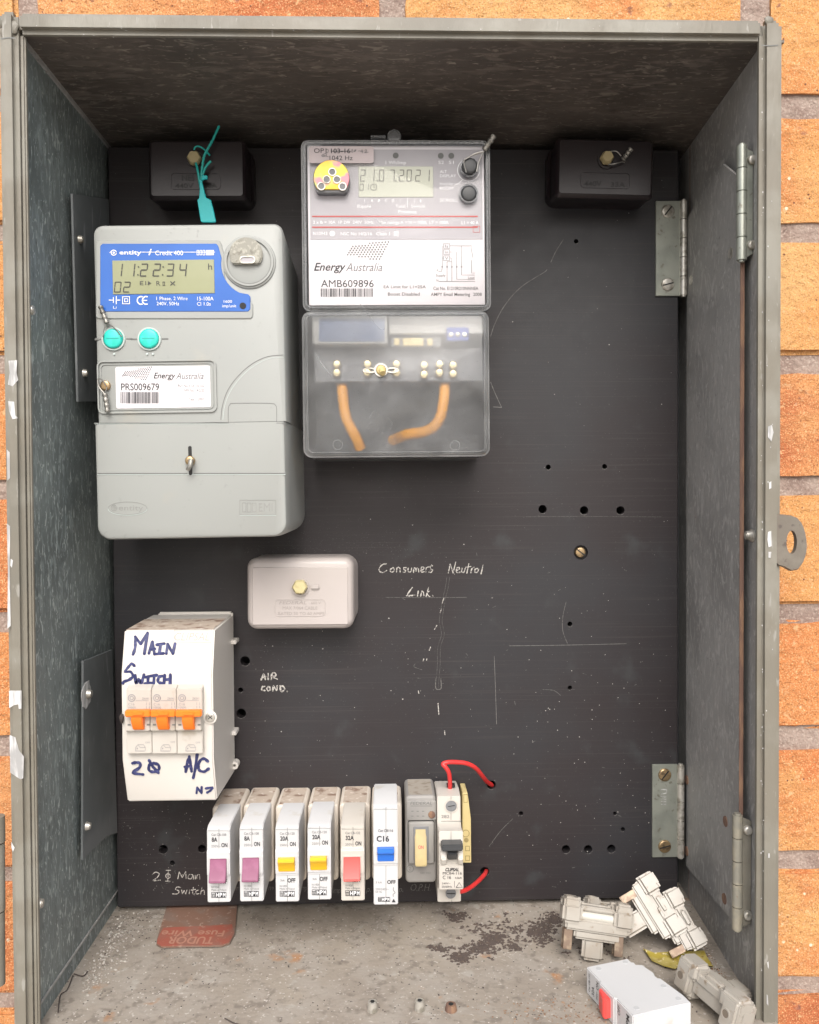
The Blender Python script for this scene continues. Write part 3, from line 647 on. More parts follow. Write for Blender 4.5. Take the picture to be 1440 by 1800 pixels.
def hinge_side(u0, u1, v0, v1, uL, label, m):
    h = thing('cabinet_hinge', label, 'hinge', group='hinges on the right cabinet wall')
    yk = -.1285; xk = P((u0 + u1) / 2, (v0 + v1) / 2, yk).x; z1, z0 = P(u0, v0, yk).z, P(u0, v1, yk).z
    bm = B(); n = 5
    for k in range(n):
        a_, b_2 = z0 + (z1 - z0) * k / n, z0 + (z1 - z0) * (k + 1) / n; rod(bm, (xk, yk, a_ + .0003), (xk, yk, b_2 - .0003), .0033, 18)
    rod(bm, (xk, yk, z0 - .001), (xk, yk, z1 + .001), .0021, 14); build('knuckle', bm, M[m], h)
    bm = B(); t = bmesh.new(); xw = xRf + .0008; pts = [(xk + .001, z0 + .001), (xw, z0 + .004), (xw, z1 - .004), (xk + .001, z1 - .001)]
    prism(bm, pts, 'y', yk + .0005, yk - .0009, .0003, 1); build('leaf', bm, M['paint'] if m == 'hingep' else M['hinge'], h)
    for f in (.13, .87):
        zc = z0 + (z1 - z0) * f; bm = B(); cyl(bm, xk + .0062, zc, .0031, yk - .0006, yk - .0034, .0016, 18); build('rivet', bm, M['steel'], h)
    return h
hinge_side(1296, 1312, 256, 458, 1330, 'bright nickel hinge near the top of the right cabinet wall', 'hinge')
hinge_side(1288, 1305, 1432, 1634, 1325, 'worn painted hinge low on the right cabinet wall beside the loose fuses', 'hingep')

# ---------------------------------------------------------------- brackets on the left wall
def bracket(pxs, label, rivets, cut=False):
    h = thing('panel_bracket', label, 'bracket', group='brackets on the left cabinet wall')
    x = xL + .0046; pts = [pz(u, v, x) for u, v in pxs]
    for p in pts: p.y = min(p.y, -.0006)
    bm = B(); prism(bm, [(p.y, p.z) for p in pts], 'x', x - .0009, x + .0007, .0002, 1); build('plate', bm, M['galv_l'] if not cut else M['bracketm'], h, False)
    for u, v, r in rivets:
        q = pz(u, v, x + .001); bm = B(); rod(bm, (x + .0003, q.y, q.z), (x + .0034, q.y, q.z), r, 16, r * .7); rod(bm, (x + .0034, q.y, q.z), (x + .0037, q.y, q.z), r * .35, 10); build('rivet', bm, M['steel'], h)
    return h
M['bracketm'] = mat('dull zinc bracket', (.20, .215, .22), .5, .2, var=[(20, O1, (.15, .165, .17), .4, .65), (140, (1, 1, .2), (.30, .315, .32), .6, .72)], bump=[(120, O1, .15, .0006)])
bracket([(126, 340), (190, 350), (195, 706), (136, 706)], 'dark steel bracket with two rivets on the left wall beside the grey meter', [(140, 421, .0032), (148, 656, .0032)], True)
b2 = bracket([(145, 1162), (196, 1142), (205, 1464), (186, 1470), (165, 1490), (144, 1512)], 'grey steel bracket with angled top low on the left cabinet wall', [(153, 1452, .0034)], True)
x = xL + .0046; q = pz(152, 1221, x + .001); bm = B()
rnd = random.Random(4); ring = [(q.y + (.0048 + rnd.uniform(-.0008, .0008)) * 1.9 * math.cos(t), q.z + (.0100 + rnd.uniform(-.0015, .001)) * math.sin(t)) for t in [2 * math.pi * i / 18 for i in range(18)]]
prism(bm, ring, 'x', x + .0008, x + .0012); bl = build('putty_patch', bm, M['chip'], b2)
bm = B(); rod(bm, (x + .0008, q.y + .002, q.z), (x + .0040, q.y + .002, q.z), .0036, 16, .0026); build('rivet', bm, M['steel'], b2)

# ---------------------------------------------------------------- seals helper
def seal(parent, loop, lead, r=.00045, lr=.0022, y=None, m='lead', names=('seal_wire', 'seal_crimp')):
    bm = B()
    for L in loop: tube(bm, [P(u, v, yy) for u, v, yy in L], r, 6)
    build(names[0], bm, M['wire'], parent)
    bm = B(); a_, b_2 = [P(u, v, yy) for u, v, yy in lead]
    d = (b_2 - a_); N = 8; t = [a_ + d * k / N for k in range(N + 1)]
    tube(bm, t, lr, 10, 2, taper=lambda f: .85 + .15 * math.sin(f * 22)); build(names[1], bm, M[m], parent)
    bm = None

# ---------------------------------------------------------------- grey meter
Y = -.090
mt = on_panel('electricity_meter', 'grey plastic electricity meter with blue display panel and turquoise buttons', 'electricity meter', 340, 670, roll=-.75, y=Y)
fx0_, fx1_, _, fz1 = PR(162, 393, 497, 393, Y)
zsplit = P(330, 743, Y).z; zbot = P(340, 946, Y).z
bm = B(); xb = P(522, 600, -.02).x
def mring(i, y, gx=0, r=.0065, gl=0): return (rr4(fx0_ + i - gl, fx1_ - i + gx, zsplit, fz1 - i, r, .0001), y)
loft(bm, [mring(0, 0, 0, .014, 0), mring(0, -.03, 0, .013, 0), mring(0, Y + .014, .0004, .009), mring(0, Y + .0028, 0), mring(.0009, Y + .0009), mring(.0026, Y)])
body = build('body', bm, M['greyplast'], mt)
# lower terminal cover
bm = B(); x0, x1 = P(168, 850, Y).x, P(503, 850, Y).x; zs = zsplit - .0003
def tring(i, y, g=0, r=.009): return (rr4(x0 + i - g, x1 - i + g, zbot + i, zs, .0001, r), y)
loft(bm, [tring(0, 0, .0032, .013), tring(0, -.03, .0030, .012), tring(0, Y + .014, .0012), tring(0, Y + .0026, 0), tring(.0008, Y + .0006), tring(.0022, Y - .0003)])
tc_ = build('terminal_cover', bm, M['greyplast'], mt)
# contours as flat dark lines, with pale highlights painted beside them
yF = Y - .0001
Z1 = zz(150, 380, 3.692, 3.692); Z2 = zz(150, 720, 3.692, 3.692)
I = Ink()
I.stroke(Z2([(60, 87), (928, 87)]), 1.2, yF - .0003, k=1); I.stroke(Z2([(1242, 87), (1300, 87)]), 1.2, yF - .0003, k=1)
I.stroke(Z1([(928, 1340), (928, 1250), (940, 1222), (970, 1214), (1200, 1214), (1232, 1226), (1242, 1250), (1242, 1340)]), 1.0, yF, k=2)
I.stroke(Z2([(78, 414), (660, 414)]), 1.6, yF - .0004, k=1); I.stroke(Z2([(705, 414), (1298, 414)]), 1.6, yF - .0004, k=1)
I.stroke(Z1([(1285, 900), (1180, 912), (1080, 960), (990, 1040), (925, 1130), (890, 1230), (880, 1320)]), 1.0, yF)
I.done('moulded_outline', M['greyline'], mt); I = Ink()
el = Z2([(274 + 126 * math.cos(t), 640 + 41 * math.sin(t)) for t in [2 * math.pi * i / 28 for i in range(29)]]); I.stroke(el, 1.0, yF - .0004, k=1)
for s in ([(1003, 588), (1236, 588)], [(1003, 588), (1003, 682)], [(1003, 682), (1236, 682)], [(1236, 588), (1236, 682)]): I.stroke(Z2(s), 1.0, yF - .0004, k=1)
for k in range(3): a = 1018 + k * 33; I.frame(*Z2([(a, 604)])[0], *Z2([(a + 26, 664)])[0], .8, yF - .0004)
I.text('EMI', *[Z2([(a, 0)])[0][0] for a in (1126, 1216)], *[Z2([(0, b)])[0][1] for b in (606, 660)], yF - .0004)
I.text('entity', *[Z2([(a, 0)])[0][0] for a in (218, 375)], *[Z2([(0, b)])[0][1] for b in (620, 654)], yF - .0004); I.ring(*Z2([(186, 638)])[0], 5, .9, yF - .0004); I.ring(*Z2([(186, 638)])[0], 2.2, .9, yF - .0004)
I.done('moulded_brand', M['greysub'], mt)
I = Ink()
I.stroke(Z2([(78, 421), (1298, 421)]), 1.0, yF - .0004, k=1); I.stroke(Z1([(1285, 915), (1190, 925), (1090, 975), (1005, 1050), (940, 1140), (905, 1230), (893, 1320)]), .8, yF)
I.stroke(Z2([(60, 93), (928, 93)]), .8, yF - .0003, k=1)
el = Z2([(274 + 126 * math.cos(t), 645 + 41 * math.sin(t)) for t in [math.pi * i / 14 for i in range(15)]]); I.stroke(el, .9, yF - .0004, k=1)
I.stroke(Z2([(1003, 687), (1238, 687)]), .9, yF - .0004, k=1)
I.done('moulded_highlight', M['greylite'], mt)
I = Ink(); rs = random.Random(9)
for k in range(70):
    u, v = rs.uniform(170, 495), rs.choice((rs.uniform(400, 425), rs.uniform(550, 630), rs.uniform(740, 940))); L = rs.uniform(.5, 3); a_ = rs.uniform(0, 3.1); I.stroke([(u, v), (u + L * math.cos(a_), v + L * math.sin(a_))], rs.uniform(.35, .7), yF - .0004)
for u, v in ((184, 937), (187, 935), (181, 940), (201, 944), (341, 652), (334, 612), (358, 795)): I.disc(u, v, rs.uniform(.7, 1.6), yF - .0004, .6)
tag(I.done('scuffs', M['greysub'], mt), kind='stuff')
# display surround (raised) and blue panel
def arcpts(cx, cy, r, a0, a1, n=10): return [(cx + r * math.cos(R_(a0 + (a1 - a0) * i / n)), cy + r * math.sin(R_(a0 + (a1 - a0) * i / n))) for i in range(n + 1)]
cxp, cyp = 438.6, 461.5
outl = [(176, 432), (180, 428), (380, 428), (383.5, 432)] + arcpts(cxp + 6, cyp + 2, 56, 200, 105, 10)[1:-1] + [(436, 517), (440, 521), (440, 543), (436, 547.5), (180, 547.5), (176, 544)]
def polyprism(bm, px, y0, y1, bev=.0003): return prism(bm, [(P(u, v, y1).x, P(u, v, y1).z) for u, v in px], 'y', y0, y1, bev, 1)
bm = B(); g = [(a + (-8 if a < 300 else 5), b + (-6 if b < 480 else 13)) for a, b in outl]
polyprism(bm, g, Y + .001, Y - .0008, .0006); build('display_surround', bm, M['greyplast'], mt)
bm = B(); polyprism(bm, outl, Y, Y - .0012, .0003); bp = build('display_panel', bm, M['blue'], mt)
yb = Y - .0013
x0, x1, z0, z1 = PR(198, 457, 377, 516.5, yb); bm = B(); box(bm, x0, x1, yb - .0003, yb + .0005, z0, z1, .0002, 1); build('display_screen', bm, M['lcd'], bp)
I = Ink(); yl = yb - .0005
for ch, u in (('1', 201), ('1', 223), ('2', 245.5), ('2', 268), ('3', 291.5), ('4', 314)): I.seg7(ch, u, 463, 13, 23, yl, 2.0)
for u in (242.5, 286): I.disc(u + 1, 469, 1.3, yl); I.disc(u, 483, 1.3, yl)
for ch, u in (('0', 200), ('2', 216)): I.seg7(ch, u, 495, 12, 19, yl, 1.7)
I.text('h', 366, 373, 463, 474, yl); I.text('E1', 246, 257, 494, 501, yl); I.poly([(260, 494), (266, 497.5), (260, 501)], yl); I.text('R', 275, 282, 494, 502, yl); I.frame(286, 495, 290, 502, 1, yl); I.stroke([(300, 495), (307, 501)], 1.6, yl); I.stroke([(307, 495), (300, 501)], 1.6, yl)
I.done('screen_digits', M['lcdink'], bp)
I = Ink(); yl = yb - .0001
I.text('entity', 210, 249, 440, 447, yl, 0, .02); I.ring(200, 444, 4.5, 1.5, yl); I.disc(200, 444, 2, yl); I.stroke([(193, 444), (196, 441)], 1, yl)
I.text('i', 261, 267, 437, 448, yl, .3, .02); I.text('Credit 400', 273, 322, 440.5, 448.5, yl, 0, 0); I.rect(249, 442.6, 378, 443.6, yl)
for k in range(3): I.frame(346 + k * 5.2, 439.5, 350 + k * 5.2, 448.5, .9, yl)
I.rect(362, 439.5, 376, 448.5, yl)
I.stroke([(192, 527.5), (199, 527.5)], 1.4, yl); I.stroke([(199.5, 523), (199.5, 532)], 1.6, yl); I.stroke([(204.5, 521), (204.5, 534)], 1.6, yl); I.stroke([(205, 527.5), (211, 527.5)], 1.4, yl); I.text('Li', 199, 205, 538, 542.5, yl)
I.frame(215, 521, 228.5, 534.5, 1.2, yl); I.frame(218.5, 524.5, 225, 531, 1.1, yl)
for cu in (246, 255): I.stroke([(cu + 4, 521.5), (cu, 521.5), (cu - 4, 525), (cu - 4, 531), (cu, 534.5), (cu + 4, 534.5)], 2, yl)
I.stroke([(252, 528), (258, 528)], 1.8, yl)
I.text('1 Phase, 2 Wire', 275, 330, 521.5, 527.5, yl); I.text('240V, 50Hz', 275.5, 315, 530.5, 536.5, yl); I.text('15-100A', 347, 375.5, 521.5, 528, yl); I.text('Cl 1.0s', 346.5, 370.5, 531, 537, yl)
I.text('1600', 393.5, 408, 527.5, 532, yl); I.text('imp/unit', 391, 415.5, 535, 540, yl); I.done('panel_lettering', M['inkw'], bp)
bm = B(); p = P(427, 537.5, yb); cyl(bm, p.x, p.z, .0022, yb + .001, yb - .0002, n=16); build('pulse_light', bm, M['slot'], bp)
# optical port
p = P(438.5, 461, Y); bm = B(); cyl(bm, p.x, p.z, .0180, Y + .002, Y - .0012, .0008, 48); annulus(bm, p.x, p.z, .0150, .0165, Y - .001, Y - .0022, 48); pt = build('port_ring', bm, M['greyplast'], mt)
bm = B(); annulus(bm, p.x, p.z, .0148, .0150, Y - .001, Y - .00235, 48); annulus(bm, p.x, p.z, .0165, .01665, Y - .001, Y - .0017, 48); build('groove', bm, M['greyline'], pt)
q = P(434, 449, Y); r_ = .0112; pts = [(q.x + r_ * math.cos(t), q.z + r_ * math.sin(t)) for t in [R_(-38 + (256) * i / 24) for i in range(25)]]
bm = B(); prism(bm, pts, 'y', Y - .001, Y - .0042, .0008, 2); pp = build('optical_port', bm, mat('speckled nickel port', (.27, .265, .23), .45, .15, var=[(420, O1, (.38, .37, .32), .5, .64), (300, O1, (.19, .18, .15), .56, .7)]), mt)
x0, x1, z0, z1 = PR(421, 450, 449, 463, Y - .0045); bm = B(); ringframe(bm, x0, x1, z0, z1, .0025, .0008, Y - .004, Y - .0049); build('port_rim', bm, M['steel'], pp)
bm = B(); loft(bm, [(rr(x0 + .0009, x1 - .0009, z0 + .0009, z1 - .0009, .002), Y - .004), (rr(x0 + .0009, x1 - .0009, z0 + .0009, z1 - .0009, .002), Y - .0043)]); build('port_slot', bm, M['faceplate'], pp)
# buttons
for u in (200, 263):
    v = 596; p = P(u, v, Y); bm = B(); annulus(bm, p.x, p.z, .0068, .0078, Y + .001, Y - .0012); rg = build('button_ring', bm, M['greylite'], mt)
    bm = B()
    for s in (-1, 1): box(bm, p.x + s * .0105 - .0024, p.x + s * .0105 + .0024, Y - .0002, Y + .001, p.z - .0008, p.z + .0008, .0004, 1)
    build('button_slot', bm, M['greyline'], rg)
    bm = B(); cyl(bm, p.x, p.z, .0066, Y, Y - .0030, .0015); bt = build('button', bm, M['cyan'], mt)
    bm = B(); box(bm, p.x - .0042, p.x + .0042, Y - .0032, Y - .0029, p.z - .0003, p.z + .0003); build('button_groove', bm, M['green'], bt)
bm = B()
for u in (201, 259, 269): p = P(u, 622.5, Y); cyl(bm, p.x, p.z, .0009, Y, Y - .0007, .0003, 12)
build('touch_dots', bm, M['greylite'], mt)
# label recess
x0, x1, z0, z1 = PR(172, 633, 381, 726, Y); bm = B(); ringframe(bm, x0, x1, z0, z1, .004, .0010, Y + .0005, Y - .0012); ringframe(bm, x0 + .0022, x1 - .0022, z0 + .0022, z1 - .0022, .0032, .0006, Y + .0005, Y - .0006); rc = build('label_recess', bm, M['greyplast'], mt)
x0, x1, z0, z1 = PR(204, 644, 370, 717, Y); bm = B(); loft(bm, [(rr(x0, x1, z0, z1, .0012), Y + .0002), (rr(x0, x1, z0, z1, .0012), Y - .0004)]); lb = build('label', bm, M['label'], mt)
I = Ink(); yl = Y - .0006
I.text('Energy', 270, 309, 655, 665, yl, .3, .012); I.text('PRS009679', 213, 280, 674, 686, yl, 0, .008); I.barcode(212, 280, 689, 709, yl, 5)
for r in range(8):
    for c in range(13):
        u = 222 + c * 3.7 - r * 1.5; v = 651 + r * 2.35 - c * .45 + c * r * .06
        if (r == 0 and c < 6) or (r > 4 and c < (r - 4) * 3.2): continue
        I.disc(u, v, .95, yl)
I.done('label_lettering', M['inkk'], lb)
I = Ink(); I.text('Australia', 309.5, 358, 655, 666, yl, .3); I.text('Part No: E1A110-102', 313, 359, 675.5, 680.5, yl); I.text('NMI No: 14/2/20', 323.5, 359, 683.5, 688.5, yl); I.text('Year - 2007', 332, 359, 699, 704, yl); I.done('label_small_print', M['inkg'], lb)
# screw holding the recess with its seal
p = P(186, 678, Y); bm = B(); cyl(bm, p.x, p.z, .0034, Y, Y - .0022, .001, 20); build('screw', bm, M['brass'], mt)
ys = Y - .0035
seal(mt, [[(186, 678, ys), (180, 668, ys), (172, 667, ys), (174, 680, ys), (182, 690, ys), (184, 694, ys)], [(184, 694, ys), (186, 688, ys), (188, 680, ys)]], [(184.5, 692, ys), (189, 724, ys)], lr=.0018)
seal(mt, [[(188, 567, ys), (182, 582, ys), (181, 592, ys - .001)], [(188, 567, ys), (203, 578, ys), (214, 592, ys - .001)]], [(176.5, 538, ys), (188, 568, ys)], lr=.0018, names=('button_seal_wire', 'button_seal_crimp'))
# key slot and screw of terminal cover
x0, x1, z0, z1 = PR(331.5, 784, 337.5, 835, Y - .0004); bm = B(); loft(bm, [(rr(x0, x1, z0, z1, .001), Y), (rr(x0, x1, z0, z1, .001), Y - .0006)]); build('key_slot', bm, M['slot'], tc_)
p = P(335.5, 810, Y); bm = B(); cyl(bm, p.x, p.z, .0032, Y - .0006, Y - .0042, .0012, 20); build('screw', bm, M['brass'], tc_)
bm = B(); tube(bm, [P(336, 808, Y - .005), P(334, 818, Y - .0065), P(330, 826, Y - .006)], .0016, 10); build('seal_crimp', bm, M['lead'], tc_)

# ---------------------------------------------------------------- clear meter
Y = -.076
cm = on_panel('clear_meter', 'electricity meter in a clear plastic case with white face plate and terminals', 'electricity meter', 695, 520, roll=-.25, y=Y)
Zc = zz(520, 220, 4, 4); Zd = zz(520, 520, 4, 4)
x0, x1, z0, z1 = PR(531, 246, 862, 546, Y)
zb_ = P(695, 803, Y).z; xm0, xm1 = P(533, 700, Y).x, P(860, 700, Y).x
# rear moulding (opaque) and the deck the face plate sits on
bm = B(); rbox(bm, x0 + .0035, x1 - .0035, zb_ + .003, z1 - .0035, 0, -.030, .006, .001); build('rear_case', bm, M['darkcav'], cm)
bm = B(); rbox(bm, x0 + .0042, x1 - .0042, z0 + .002, z1 - .0045, -.0301, Y + .0045, .003, .001); build('meter_block', bm, M['teflon'], cm)
# upper clear cover (shell: sides + front)
def shell(bm, x0, x1, z0, z1, yb, yf, r, bev, th=.0012):
    o = [(rr(x0, x1, z0, z1, r, 6), yb), (rr(x0, x1, z0, z1, r, 6), yf + bev), (rr(x0 + bev * .35, x1 - bev * .35, z0 + bev * .35, z1 - bev * .35, r, 6), yf + bev * .35), (rr(x0 + bev, x1 - bev, z0 + bev, z1 - bev, max(r - bev, .001), 6), yf)]
    return loft(bm, o, cap0=False)
bm = B(); shell(bm, x0, x1, z0, z1, -.002, Y, .005, .002); uc = build('upper_cover', bm, M['clear'], cm)
bm = B(); ringframe(bm, x0 - .0002, x1 + .0002, z0, z1 + .0002, .005, .0032, Y + .012, Y + .0008); ringframe(bm, x0 + .0018, x1 - .0018, z0 + .0022, z1 - .0018, .004, .0007, Y + .0002, Y - .0005); build('cover_edge', bm, M['clearedge'], uc)
bm = B(); shell(bm, xm0, xm1, zb_, z0 - .0004, -.002, Y - .0012, .006, .0025); lc = build('terminal_cover', bm, M['frost_glare'], cm)
bm = B(); ringframe(bm, xm0 - .0002, xm1 + .0002, zb_ - .0002, z0 - .0005, .006, .0026, Y + .012, Y - .0002); ringframe(bm, xm0 + .0030, xm1 - .0030, zb_ + .003, z0 - .003, .004, .0006, Y - .0010, Y - .0018)
box(bm, xm0 + .003, xm1 - .003, Y - .002, Y - .0012, z0 - .0030, z0 - .0024); build('cover_edge', bm, M['clearedge'], lc)
# tab on top
p = P(693, 241, Y + .01); bm = B(); cyl(bm, p.x, p.z, .0050, Y + .012, Y + .008, .001); x_, x_2, a_, b_2 = PR(652, 239, 678, 245, Y + .01); box(bm, x_, x_2, Y + .008, Y + .012, a_, b_2, .0005, 1); build('top_tab', bm, M['clearedge'], cm)
# face plate
yf_ = Y + .0030
X0, X1, Z0_, Z1_ = PR(541.5, 255, 852, 536.5, yf_); bm = B(); box(bm, X0, X1, yf_, yf_ + .0012, Z0_, Z1_, .0003, 1); fp = build('face_plate', bm, M['label'], cm)
X0, X1, Z0_, Z1_ = PR(545, 263, 848, 421, yf_); bm = B(); box(bm, X0, X1, yf_ - .0003, yf_ + .0002, Z0_, Z1_); build('grey_panel', bm, M['faceplate'], fp, False)
X0, X1, Z0_, Z1_ = PR(630.5, 293, 761.5, 347, yf_); bm = B(); box(bm, X0, X1, yf_ - .0008, yf_ - .0002, Z0_, Z1_, .0002, 1); build('display_screen', bm, M['lcd2'], fp)
I = Ink(); yl = yf_ - .0010
for ch, u in zip('21072021', (633, 649, 666, 684.5, 701, 714.5, 730, 746)): 
    I.seg7(ch, u, 298, 9.0, 21, yl, 1.5, .04)
for u in (663.5, 696): I.disc(u, 318, 1.3, yl)
for ch, u in (('0', 632), ('1', 641)): I.seg7(ch, u, 323, 7, 12, yl, 1.2, .04)
I.ring(657, 329, 5.5, 1.2, yl); I.stroke([(657, 325.5), (657, 329), (660, 329)], 1.1, yl, k=1); I.done('screen_digits', M['lcdink2'], fp)
I = Ink(); yl = yf_ - .0005
def tz(I, s, x0, x1, yt, yb_, y=None, **k): I.text(s, 520 + x0 / 4, 520 + x1 / 4, 220 + yt / 4, 220 + yb_ / 4, y if y is not None else yl, **k)
for a in (('1 Wh/imp', 632, 775, 250, 274), ('S2', 1003, 1042, 250, 272), ('S1', 1076, 1112, 250, 272), ('ALT', 1014, 1062, 316, 336), ('DISPLAY', 1014, 1128, 346, 366), ('Hold for', 1014, 1110, 402, 420), ('BOOST', 1014, 1112, 434, 454), ('SCROLL', 1014, 1140, 516, 538),
          ('A', 528, 546, 520, 540), ('B', 578, 594, 520, 540), ('C', 626, 644, 520, 540), ('D', 676, 694, 520, 540), ('2', 828, 840, 522, 540), ('1', 874, 882, 522, 540), ('Ripple', 434, 530, 558, 580), ('Total', 702, 770, 558, 580), ('Switch', 812, 908, 558, 580), ('Previous', 720, 850, 596, 620),
          ('2 x Ib = 10A  1P 2W  240V  50Hz', 122, 548, 672, 692), ('Max ratings A = N = 100A  LT = 100A', 584, 1076, 672, 694), ('L1 = 40 A', 1166, 1286, 674, 696), ('N10943', 122, 222, 750, 772), ('NSC No 14/2/16', 316, 536, 752, 774), ('Class 1', 566, 662, 752, 774)): tz(I, *a, off=.012)
I.disc(520 + 257 / 4, 220 + 762 / 4, 4.8, yl); I.frame(*Zc([(690, 746)])[0], *Zc([(722, 780)])[0], 1, yl); I.frame(*Zc([(699, 755)])[0], *Zc([(713, 771)])[0], 1, yl)
for s in ([(484, 520), (484, 540)], [(734, 522), (734, 540)], [(786, 512), (786, 580)]): I.stroke(Zc(s), .8, yl)
I.stroke(Zc([(1120, 416), (1142, 414), (1172, 384)]), 1.5, yl, k=1); I.ring(*Zc([(1216, 315)])[0], 19.5, 1.6, yl, 32)
I.done('panel_lettering', M['inkw'], fp)
I = Ink(); I.rect(*Zc([(115, 636)])[0], *Zc([(1280, 646)])[0], yl); I.rect(*Zc([(115, 712)])[0], *Zc([(1280, 722)])[0], yl); I.frame(*Zc([(1246, 708)])[0], *Zc([(1296, 754)])[0], .8, yl); I.done('red_lines', M['inkr'], fp)
I = Ink()
for u, v in ((703, 213), (1020, 215), (1094, 215)): I.disc(*Zc([(u, v)])[0], 5.2, yl)
I.done('indicator_lights', M['greyline'], fp)
I = Ink(); yl = yf_ - .0002
tz(I, 'Energy', 128, 352, 968, 1022, shear=.3, off=.014); tz(I, 'AMB609896', 178, 548, 1088, 1138); I.barcode(564, 657, 507, 521.5, yl, 9)
I.done('label_lettering', M['inkk'], fp)
I = Ink()
tz(I, 'Australia', 352, 608, 968, 1026, shear=.3)
for r in range(8):
    for c in range(12):
        u = 520 + (410 + c * 22 - r * 9) / 4; v = 220 + (838 - c * 1.6 + r * 14.5 + c * r * .25) / 4
        if (r == 0 and c < 5): continue
        if r > 5 and c < (r - 5) * 4: continue
        I.disc(u, v, 1.5, yl)
tz(I, 'EA Limit for L1=25A', 618, 915, 1126, 1146, off=.01); tz(I, 'Boost Disabled', 648, 872, 1176, 1198, off=.01); tz(I, 'Cat No. E1210R210NNNEA', 968, 1284, 1136, 1158, off=.01); tz(I, 'AMPY Email Metering', 950, 1226, 1178, 1200, off=.01); tz(I, '2008', 1248, 1308, 1178, 1200, off=.01)
for b0, lab in ((832, 'Is'), (874, 'Im'), (917, 'V')): I.frame(*Zc([(1038, b0)])[0], *Zc([(1084, b0 + 36)])[0], .7, yl); tz(I, lab, 1050, 1072, b0 + 8, b0 + 28)
for s in ([(1038, 850), (1030, 850), (1030, 1000)], [(1084, 848), (1236, 848), (1236, 880)], [(1236, 880), (1246, 930)], [(1236, 950), (1236, 1040), (1258, 1040)], [(1166, 848), (1166, 1054), (1258, 1054)], [(1084, 892), (1132, 892), (1132, 1084), (1258, 1084)],
          [(1084, 934), (1098, 934), (1098, 1098)], [(1038, 934), (1030, 934)], [(1064, 960), (1064, 1098)], [(1006, 1098), (1260, 1098)], [(1006, 1028), (1026, 1028), (1030, 1000)], [(1098, 960), (1064, 960)]): I.stroke(Zc(s), .7, yl, k=1)
for u in (1030, 1064, 1098, 1132, 1166): I.ring(*Zc([(u, 996)])[0], 1.2, .6, yl, 10)
tz(I, 'A', 990, 1002, 1012, 1026); tz(I, 'Supply', 986, 1054, 1048, 1064); tz(I, 'N', 990, 1002, 1084, 1098); tz(I, 'Load', 1212, 1256, 1064, 1080)
I.done('label_small_print', M['inkg'], fp)
# sticker over the top left corner
X0, X1, Z0_, Z1_ = PR(543.5, 257, 657, 286.5, Y - .0004); bm = B(); loft(bm, [(rr(X0, X1, Z0_, Z1_, .0018), Y - .0001), (rr(X0, X1, Z0_, Z1_, .0018), Y - .0005)]); st = build('sticker', bm, M['purpl_lab'], cm)
I = Ink(); yl = Y - .0007
tz(I, 'OP1', 128, 216, 163, 194); tz(I, '103-16', 248, 384, 165, 196, off=.012); tz(I, '1042 Hz', 238, 400, 214, 245); I.rect(*Zc([(246, 180)])[0], *Zc([(386, 185)])[0], yl)
I.done('sticker_lettering', M['inkk'], st)
I = Ink(); I.stroke(Zc([(210, 168), (228, 172), (226, 190), (212, 196)]), 1, yl)
I.stroke(Zc([(190, 206), (212, 200), (214, 214), (188, 220), (186, 210), (230, 222)]), 1, yl)
for s in ([(396, 172), (392, 188), (402, 188), (400, 172), (394, 172)], [(412, 176), (424, 172), (416, 186), (410, 184), (424, 174)], [(440, 182), (450, 180)], [(466, 172), (456, 186), (474, 184)], [(472, 174), (468, 194)], [(484, 178), (496, 172), (498, 182), (484, 192), (510, 190)]): I.stroke(Zc(s), .9, yl)
I.done('sticker_handwriting', M['inkg'], st)
# optical port
c0 = P(583.5, 317, Y); r_ = .0125
pts = [(c0.x + r_ * math.cos(t), c0.z + r_ * math.sin(t)) for t in [R_(-40 + 260 * i / 24) for i in range(25)]]
bm = B(); prism(bm, [(a_, b_2 - .0016) for a_, b_2 in pts], 'y', Y + .003, Y - .0035, .0006); bs = build('port_base', bm, M['oldgreyd'], cm)
bm = B(); prism(bm, pts, 'y', Y - .0036, Y - .0046, .0004, 1); op = build('optical_port', bm, M['goldmir'], cm)
yp = Y - .0046
bm = B(); I = Ink()
for u, v, k in ((257, 330, 0), (180, 430, 0), (329, 432, 0), (218, 383, 1), (290, 383, 1)):
    q = P(520 + u / 4, 220 + v / 4, yp); annulus(bm, q.x, q.z, .0022, .0028, yp + .0003, yp - .0007, 20)
build('port_hole_rim', bm, M['steel'], op)
for u, v, k in ((257, 330, 0), (180, 430, 0), (329, 432, 0), (218, 383, 1), (290, 383, 1)): I.disc(520 + u / 4, 220 + v / 4, 5.5, yp - .0002)
I.done('port_hole', M['oldgreyd'], op)
# buttons
for u, v in ((825, 295), (824, 341)):
    p = P(u, v, Y); bm = B(); annulus(bm, p.x, p.z, .0056, .0066, Y + .001, Y - .0016); rg = build('button_ring', bm, M['clearedge'], cm)
    bm = B(); cyl(bm, p.x, p.z, .0054, Y + .002, Y - .0048 if v < 320 else Y - .0022, .0014); build('button', bm, M['dkgrey'], cm)
ys = Y - .006
seal(cm, [[(820, 303, ys), (816, 283, ys), (828, 274, ys), (848, 268, ys)], [(838, 302, ys), (842, 284, ys), (850, 268, ys)], [(818, 280, ys), (835, 270, ys), (850, 266, ys)]], [(851, 264, ys), (869, 238, ys - .002)], lr=.0022)
